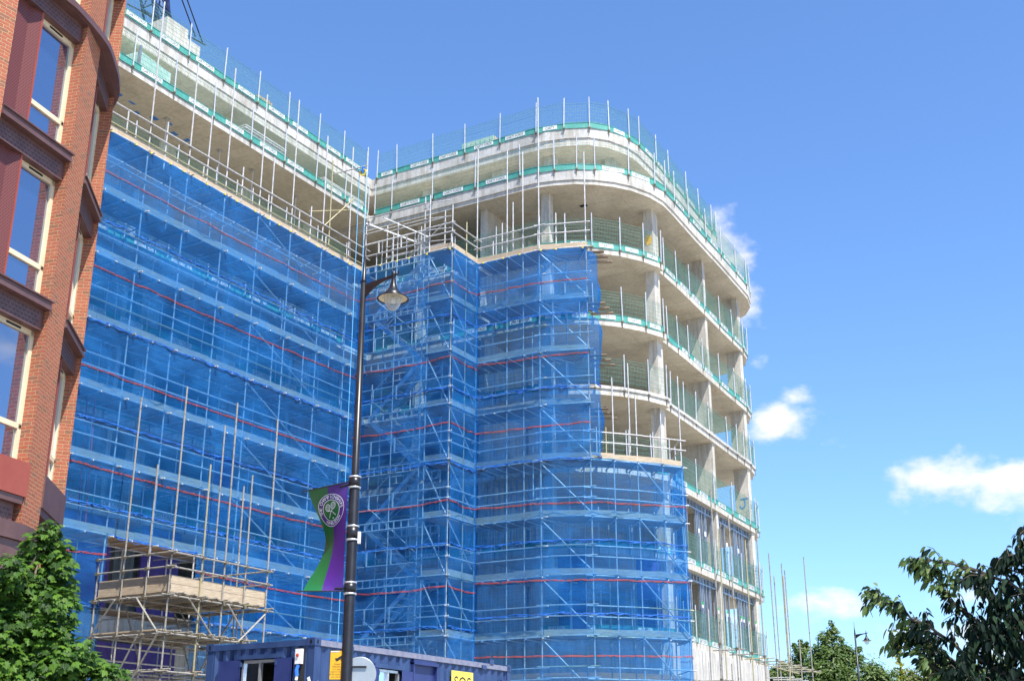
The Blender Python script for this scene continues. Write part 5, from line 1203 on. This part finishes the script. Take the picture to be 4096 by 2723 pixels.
b = MB(); b.box(-.006, .006, -.45, .45, -.41, .41); b.build('sign_plate', YELLOW, t)
b = MB(); V, F = text_geo('SOS', .40); b.add([(.009, x * 1.05, y + .14) for x, y, z in V], F); b.build('lettering', SIGNB, t)
# dark hoarding at the foot of the loading bay
b = MB(); b.box(-25.6, -19.5, 22.4, 22.5, 0, 3.62); o = b.build('hoarding', DARK); tag(o, 'dark hoarding at the foot of the loading bay, left of the site office', 'hoarding')

# ------------------------------------------------------------ trees
def maple_leaf_pts():
    P = [(0, -.10), (.16, -.30), (.20, -.16), (.46, -.22), (.38, -.02), (.62, .12), (.40, .20), (.44, .44), (.20, .34), (.12, .55), (0, .80)]
    return P + [(-x, y) for x, y in reversed(P[1:-1])]
MLP = maple_leaf_pts()
def add_leaf(b, pos, nrm, ydir, size, kind, mi=0):
    nrm = nrm.normalized(); y = (ydir - nrm * ydir.dot(nrm)); y = y.normalized() if y.length > 1e-4 else nrm.orthogonal().normalized(); x = y.cross(nrm)
    if kind == 'maple':
        i0 = len(b.v); L_ = MLP
        for px, py in L_: b.v.append(tuple(pos + x * (px * size) + y * (py * size) - nrm * (size * (.30 * abs(px) + .12 * py * py))))
        n_ = len(L_); b.f.append(tuple(range(i0, i0 + n_ // 2 + 1))); b.f.append(tuple([i0 + k for k in range(n_ // 2, n_)] + [i0])); b.m += [mi, mi]
    elif kind == 'oval':      # drooping pointed leaf, folded on its midrib
        i0 = len(b.v); st = [(0, 0), (.22, .21), (.52, .26), (.8, .15), (1, 0)]
        for t_, w in st:
            c = pos + y * (t_ * size) + Vector((0, 0, -size * .42 * t_ * t_))
            b.v.append(tuple(c)); b.v.append(tuple(c + x * w * size - nrm * -.05 * size)); b.v.append(tuple(c - x * w * size - nrm * -.05 * size))
        for k in range(4):
            a = i0 + 3 * k; b.f.append((a, a + 1, a + 4, a + 3)); b.f.append((a + 3, a + 5, a + 2, a)); b.m += [mi, mi]
    else:
        i0 = len(b.v); w = .32
        for px, py in ((0, -.5), (w, 0), (0, .5), (-w, 0)): b.v.append(tuple(pos + x * px * size + y * py * size))
        b.f.append((i0, i0 + 1, i0 + 2, i0 + 3)); b.m.append(mi)
def rv(r, up=0): return Vector((r.gauss(0, 1), r.gauss(0, 1), r.gauss(0, 1) + up)).normalized()

# young maple in the lower left foreground
def maple():
    r = random.Random(5); base = Vector((-12.27, 9.18, 0)); t = thing('maple_tree', 'leafy green maple at the lower left before the brick building', 'tree', None, base)
    b = MB(); b.path([(0, 0, 0), (.05, .04, 1.5), (.15, .18, 2.5), (.28, .34, 3.3), (.34, .42, 3.9)], [.09, .075, .05, .028, .01], 8)
    b.build('trunk', BARK, t, smooth=True)
    clumps = []
    # (right, height, radius) in a frame across the view; depth jittered
    R = Vector((cos(radians(30 + 42)) , 0, 0)); right = Vector((.60, .80, 0)); fwd = Vector((-.80, .60, 0))
    for u, z, rad in [(.47, 4.28, .16), (.36, 4.12, .20), (.58, 4.08, .20), (.30, 3.92, .24), (.60, 3.86, .26), (.42, 3.75, .3), (.08, 3.72, .24), (-.20, 3.66, .22), (.66, 3.62, .24), (.25, 3.52, .34), (-.08, 3.48, .3), (-.42, 3.5, .28), (-.8, 3.45, .35), (.62, 3.36, .30), (.3, 3.28, .34), (-.35, 3.2, .36), (-.8, 3.1, .4), (.55, 3.12, .28), (.1, 3.0, .36), (-.3, 2.85, .4), (.42, 2.86, .3), (.72, 3.02, .2), (.62, 3.14, .18), (.9, 2.86, .22), (1.1, 2.72, .22), (1.28, 2.62, .2), (.75, 2.72, .28), (-.9, 2.7, .5), (.05, 2.68, .4), (.55, 2.62, .34), (.80, 2.5, .32), (1.0, 2.36, .30), (.35, 2.42, .42), (-.2, 2.45, .45), (.7, 2.25, .4), (1.12, 2.14, .32), (.2, 2.1, .5), (-.6, 2.2, .55), (.9, 1.9, .45), (-1.2, 3.0, .5), (-1.3, 2.4, .6)]:
        clumps.append((right * u + fwd * r.uniform(-.35, .35) + Vector((.12, .1, z)), rad))
    lb = MB(); tb = MB()
    for c, rad in clumps:
        axis = Vector((.2, .24, min(c.z - .45, 3.4))); tb.path([axis, (axis + c) / 2 + Vector((0, 0, .05)), c], [.018, .012, .006], 5)
        n_ = int(255 * (rad / .3) ** 2)
        for _ in range(n_):
            d = rv(r, .25); q = c + d * rad * (r.random() ** .35) * Vector((1, 1, 1)).length / 1.73
            sz = r.uniform(.065, .115); nn = (d * .55 + Vector((.35, -.3, .75)) + rv(r) * .55)
            add_leaf(lb, q, nn, Vector((d.x, d.y, -.6)) + rv(r) * .3, sz, 'maple')
    for _ in range(260):     # strays that roughen the outline
        c, rad = r.choice(clumps); d = rv(r, .2); q = c + d * rad * r.uniform(1.0, 1.3); add_leaf(lb, q, d + Vector((.2, -.2, .6)), Vector((d.x, d.y, -.5)), r.uniform(.06, .10), 'maple')
    lb.build('crown', LEAF_M, t); tb.build('branches', BARK, t)
    b = MB()
    for _ in range(9): add_leaf(b, Vector((.40, .46, 4.05)) + rv(r) * .16 - Vector((0, 0, r.uniform(0, .5))), rv(r, 1), rv(r), .06, 'maple')
    b.build('dry_leaves', LEAF_R, t)
LEAF_R = mat_noise('dry_leaf', (.35, .12, .04), (.48, .2, .08), 8, .7)
maple()

# drooping tree on the right, close by, shade painted into its dark leaves
def dark_tree():
    r = random.Random(9); base = Vector((-.2, 11.6, 0)); t = thing('drooping_tree', 'shade-darkened tree with drooping pointed leaves reaching in from the lower right', 'tree', None, base)
    right = Vector((.98, .2, 0)); fwd = Vector((-.2, .98, 0))
    cam_o = Vector((0, 0, 1.6))
    # branch ends given as (right offset, height); the trunk stands out of frame on the right
    b = MB(); b.path([(0, 0, 0), (.02, 0, .9), (.0, .05, 1.6), (.1, 0, 2.6), (.2, .1, 4.2)], [.11, .10, .085, .06, .02], 8); b.build('trunk', BARK, t, smooth=True)
    W_ = lambda x, z, dd=0: Vector((x, 0, z)) + fwd * dd
    br_ = [([(0, 1.5), (-1.2, 2.15), (-1.9, 2.62), (-2.28, 2.92), (-2.62, 3.12)], 0), ([(0, 1.6), (-1.0, 2.35), (-1.6, 2.75), (-1.95, 3.12), (-2.08, 3.38)], .3), ([(-.1, 1.9), (-.8, 2.6), (-1.3, 3.05), (-1.75, 3.3), (-2.2, 3.42)], -.2),
           ([(0, 2.0), (-.6, 2.75), (-1.0, 3.15), (-1.5, 3.36)], .2), ([(.05, 2.4), (-.3, 3.0), (-.7, 3.4), (-1.05, 3.52)], -.3), ([(.1, 2.6), (-.2, 3.3), (-.35, 3.75), (-.45, 3.86)], .1),
           ([(-.1, 1.4), (-1.0, 1.75), (-1.6, 2.1), (-2.0, 2.35), (-2.34, 2.70)], .1), ([(-.1, 1.3), (-.9, 1.75), (-1.5, 2.15), (-1.95, 2.42)], -.3), ([(0, 1.2), (-.8, 1.6), (-1.4, 1.9), (-1.8, 2.15)], .3),
           ([(0, 1.5), (-.7, 2.2), (-1.2, 2.6), (-1.75, 2.72)], -.1), ([(0, 1.6), (-.5, 2.3), (-.9, 2.7), (-1.5, 2.95)], .35), ([(0, 1.8), (-.4, 2.5), (-.8, 2.9)], 0), ([(0, 1.2), (-.6, 1.9), (-1.0, 2.2), (-1.5, 2.4)], .2),
           ([(0, 2.6), (-.5, 3.2), (-.9, 3.55), (-1.18, 3.64)], .1), ([(0, 2.4), (-.6, 3.0), (-1.1, 3.3), (-1.42, 3.40)], -.2), ([(0, 1.5), (-.9, 2.35), (-1.4, 2.85), (-1.72, 3.28)], .2), ([(0, 1.2), (-1.2, 1.9), (-1.8, 2.3), (-2.2, 2.5)], .0),
           ([(0, 2.2), (-.3, 2.7), (-.5, 3.1), (-.9, 3.2)], .4), ([(.3, 1.5), (.2, 2.4), (-.1, 2.9), (-.5, 2.95)], -.4), ([(-1.2, 2.15), (-1.8, 2.35), (-2.2, 2.72), (-2.42, 2.78)], .15)]
    bb = MB(); lb = MB(); lg = MB()
    def ray_leaves(q, d, k, tip, nleaf):
        for _ in range(nleaf):
            side = rv(r); yd = Vector((side.x * .8, side.y * .8, -.55 + side.z * .25)) + d * .6
            if tip: yd = Vector((side.x * .5, side.y * .5, -.5)) + d * .9
            nn = Vector((side.x, side.y, .4)) + Vector((0, -.4, 0))
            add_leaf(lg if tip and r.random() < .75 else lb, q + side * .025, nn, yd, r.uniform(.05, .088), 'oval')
    for P, dd in br_:
        lg.v, lg.f, lg.m = [], [], []
        pts = [W_(x, z, dd) for x, z in P]; n_ = len(pts)
        fine = []
        for i in range(n_ - 1):
            for k in range(6): f = k / 6; fine.append(pts[i].lerp(pts[i + 1], f) + Vector((0, 0, .03 * sin(f * pi))) + rv(r) * .012)
        fine.append(pts[-1]); m_ = len(fine)
        bb.path(fine, [.026 * (1 - i / m_) + .004 for i in range(m_)], 5)
        for i in range(3, m_):
            d = (fine[i] - fine[i - 1]).normalized(); f = i / m_; dens = 3
            ray_leaves(fine[i], d, i, f > .62 and P[-1][0] < -2.0, dens)
            if f > .22 and r.random() < .92:      # side twigs
                for _s in range(2):
                    tw = (rv(r) + d * .9 + Vector((0, 0, .3))).normalized() * r.uniform(.14, .34) * (1.15 - f * .55); q = fine[i]; tp = [q, q + tw * .6 + Vector((0, 0, .02)), q + tw - Vector((0, 0, .03))]
                    bb.path(tp, [.006, .004, .002], 4)
                    for k in range(6): ray_leaves(q.lerp(tp[2], (k + 1) / 6), tw.normalized(), k, f > .7 and P[-1][0] < -2.0, 2)
        if lg.f: lg.build('sunlit_branch_tip', LEAF_SUNLIT, t)
    # denser mass low on the right
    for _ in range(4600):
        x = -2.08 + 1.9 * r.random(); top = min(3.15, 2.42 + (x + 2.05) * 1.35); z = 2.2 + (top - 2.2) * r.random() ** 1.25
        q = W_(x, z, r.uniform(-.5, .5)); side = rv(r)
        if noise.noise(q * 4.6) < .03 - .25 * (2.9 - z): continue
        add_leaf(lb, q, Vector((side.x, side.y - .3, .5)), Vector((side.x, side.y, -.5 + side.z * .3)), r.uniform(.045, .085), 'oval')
    # unseen leafy mass added outside the frame to shade the rest
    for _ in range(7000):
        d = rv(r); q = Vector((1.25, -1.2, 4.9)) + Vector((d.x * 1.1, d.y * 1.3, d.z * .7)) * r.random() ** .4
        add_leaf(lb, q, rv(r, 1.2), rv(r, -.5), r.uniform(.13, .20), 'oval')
    lb.build('crown', LEAF_SHADE, t); bb.build('branches', BARK, t)
    b = MB(); b.path([W_(-.55, 2.9), W_(-.6, 3.5), W_(-.66, 4.0)], [.008, .005, .003], 4); b.path([W_(-.63, 3.45), W_(-.9, 3.55)], [.004, .002], 4); b.path([W_(-.63, 3.45), W_(-.45, 3.55)], [.004, .002], 4); b.build('bare_twig', BARK, t)
LEAF_SUNLIT = mat_leaf('sunlit_tip_leaf', (.07, .13, .03), (.11, .17, .05), (.16, .21, .06), .35)  # sunlight on the branch tips painted as a lighter leaf colour
dark_tree()

def far_tree(name, label, base, blobs, n_, size, mat, seed, trunk_h, group=None, kind='q'):
    r = random.Random(seed); t = thing(name, label, 'tree', group, base); b = MB()
    b.path([(0, 0, 0), (0, .05, trunk_h * .5), (.1, 0, trunk_h)], [.28, .2, .08], 8)
    for c, rad in blobs: b.path([(0, 0, trunk_h * .5), tuple(Vector(c) * .6 + Vector((0, 0, trunk_h * .2))), c], [.1, .06, .02], 5)
    b.build('trunk', BARK, t)
    lb = MB(); tot = sum(rad ** 2 for c, rad in blobs)
    for c, rad in blobs:
        c = Vector(c); k = int(n_ * rad ** 2 / tot); sub = [(c + rv(r) * rad * r.uniform(.3, .95), rad * r.uniform(.18, .38)) for _ in range(16)]
        for _ in range(k):
            if r.random() < .82: sc_, sr = r.choice(sub); d = rv(r, .2); q = sc_ + d * sr * r.random() ** .4
            else: d = rv(r); q = c + d * rad * r.random() ** .5
            add_leaf(lb, q, d + Vector((.3, -.2, .6)) + rv(r) * .4, rv(r), size * r.uniform(.6, 1.3), kind)
    lb.build('crown', mat, t)
S4 = 1.25
def sb(L_): return [((x * S4, y, z * S4 + .2), r_ * S4) for (x, y, z), r_ in L_]
far_tree('broadleaf_tree', 'full green tree beyond the scaffold at lower right, behind the distant lamp', (-21.6, 76, 0), [((.2, 0, 8.9), 1.15), ((.35, 0, 9.7), .6), ((.4, 0, 10.25), .25), ((1.2, .2, 8.25), 1.0), ((-1.7, .2, 8.3), 1.05), ((-1.5, 0, 9.0), .45), ((2.5, 0, 7.3), 1.2), ((-3.0, 0, 7.2), 1.0), ((.4, -.4, 7.4), 2.1), ((3.4, .2, 6.7), 1.1), ((-1.2, -.4, 6.6), 2.0), ((1.5, -.5, 6.2), 2.2), ((-3.4, 0, 6.0), 1.5), ((0, 0, 4.8), 2.6)], 60000, .17, LEAF_G, 3, 6.5)
far_tree('pale_tree', 'pale yellow-green bushy tree beyond the drooping leaves', (-16.2, 77.2, 0), [((0, 0, 7.0), 1.2), ((-1.1, 0, 6.7), 1.0), ((1.3, 0, 7.3), 1.1), ((2.6, 0, 6.8), 1.3), ((.3, 0, 5.6), 2.2), ((4.0, 0, 6.9), 1.3)], 18000, .17, LEAF_P, 4, 5)
def conifer(base, h, mat, label):
    r = random.Random(6); t = thing('conifer', label, 'tree', None, base); b = MB(); b.path([(0, 0, 0), (0, 0, h)], [.14, .01], 6); b.build('trunk', BARK, t); lb = MB()
    for k in range(70):
        f = k / 70; z = h * (.45 + .55 * f); a = r.uniform(0, 2 * pi); ln = (1 - f) * 1.5 + .12; d = Vector((cos(a), sin(a), .45))
        for j in range(26):
            s_ = j / 26; q = Vector((0, 0, z)) + d * ln * s_ + rv(r) * .05 - Vector((0, 0, .25 * s_ * s_ * ln)); add_leaf(lb, q, rv(r, .6), d + rv(r) * .5, .14, 'q')
    lb.build('crown', mat, t)
conifer((-17.55, 77, 0), 9.05, LEAF_Y, 'yellow-tipped conifer behind the pale bushy tree')
far_tree('dark_shrub_tree', 'small dark tree between the end poles and the full green tree', (-25.6, 76, 0), [((0, 0, 6.9), .8), ((.6, 0, 7.3), .6), ((-.5, 0, 6.3), 1.2)], 5000, .15, LEAF_D2, 8, 3)
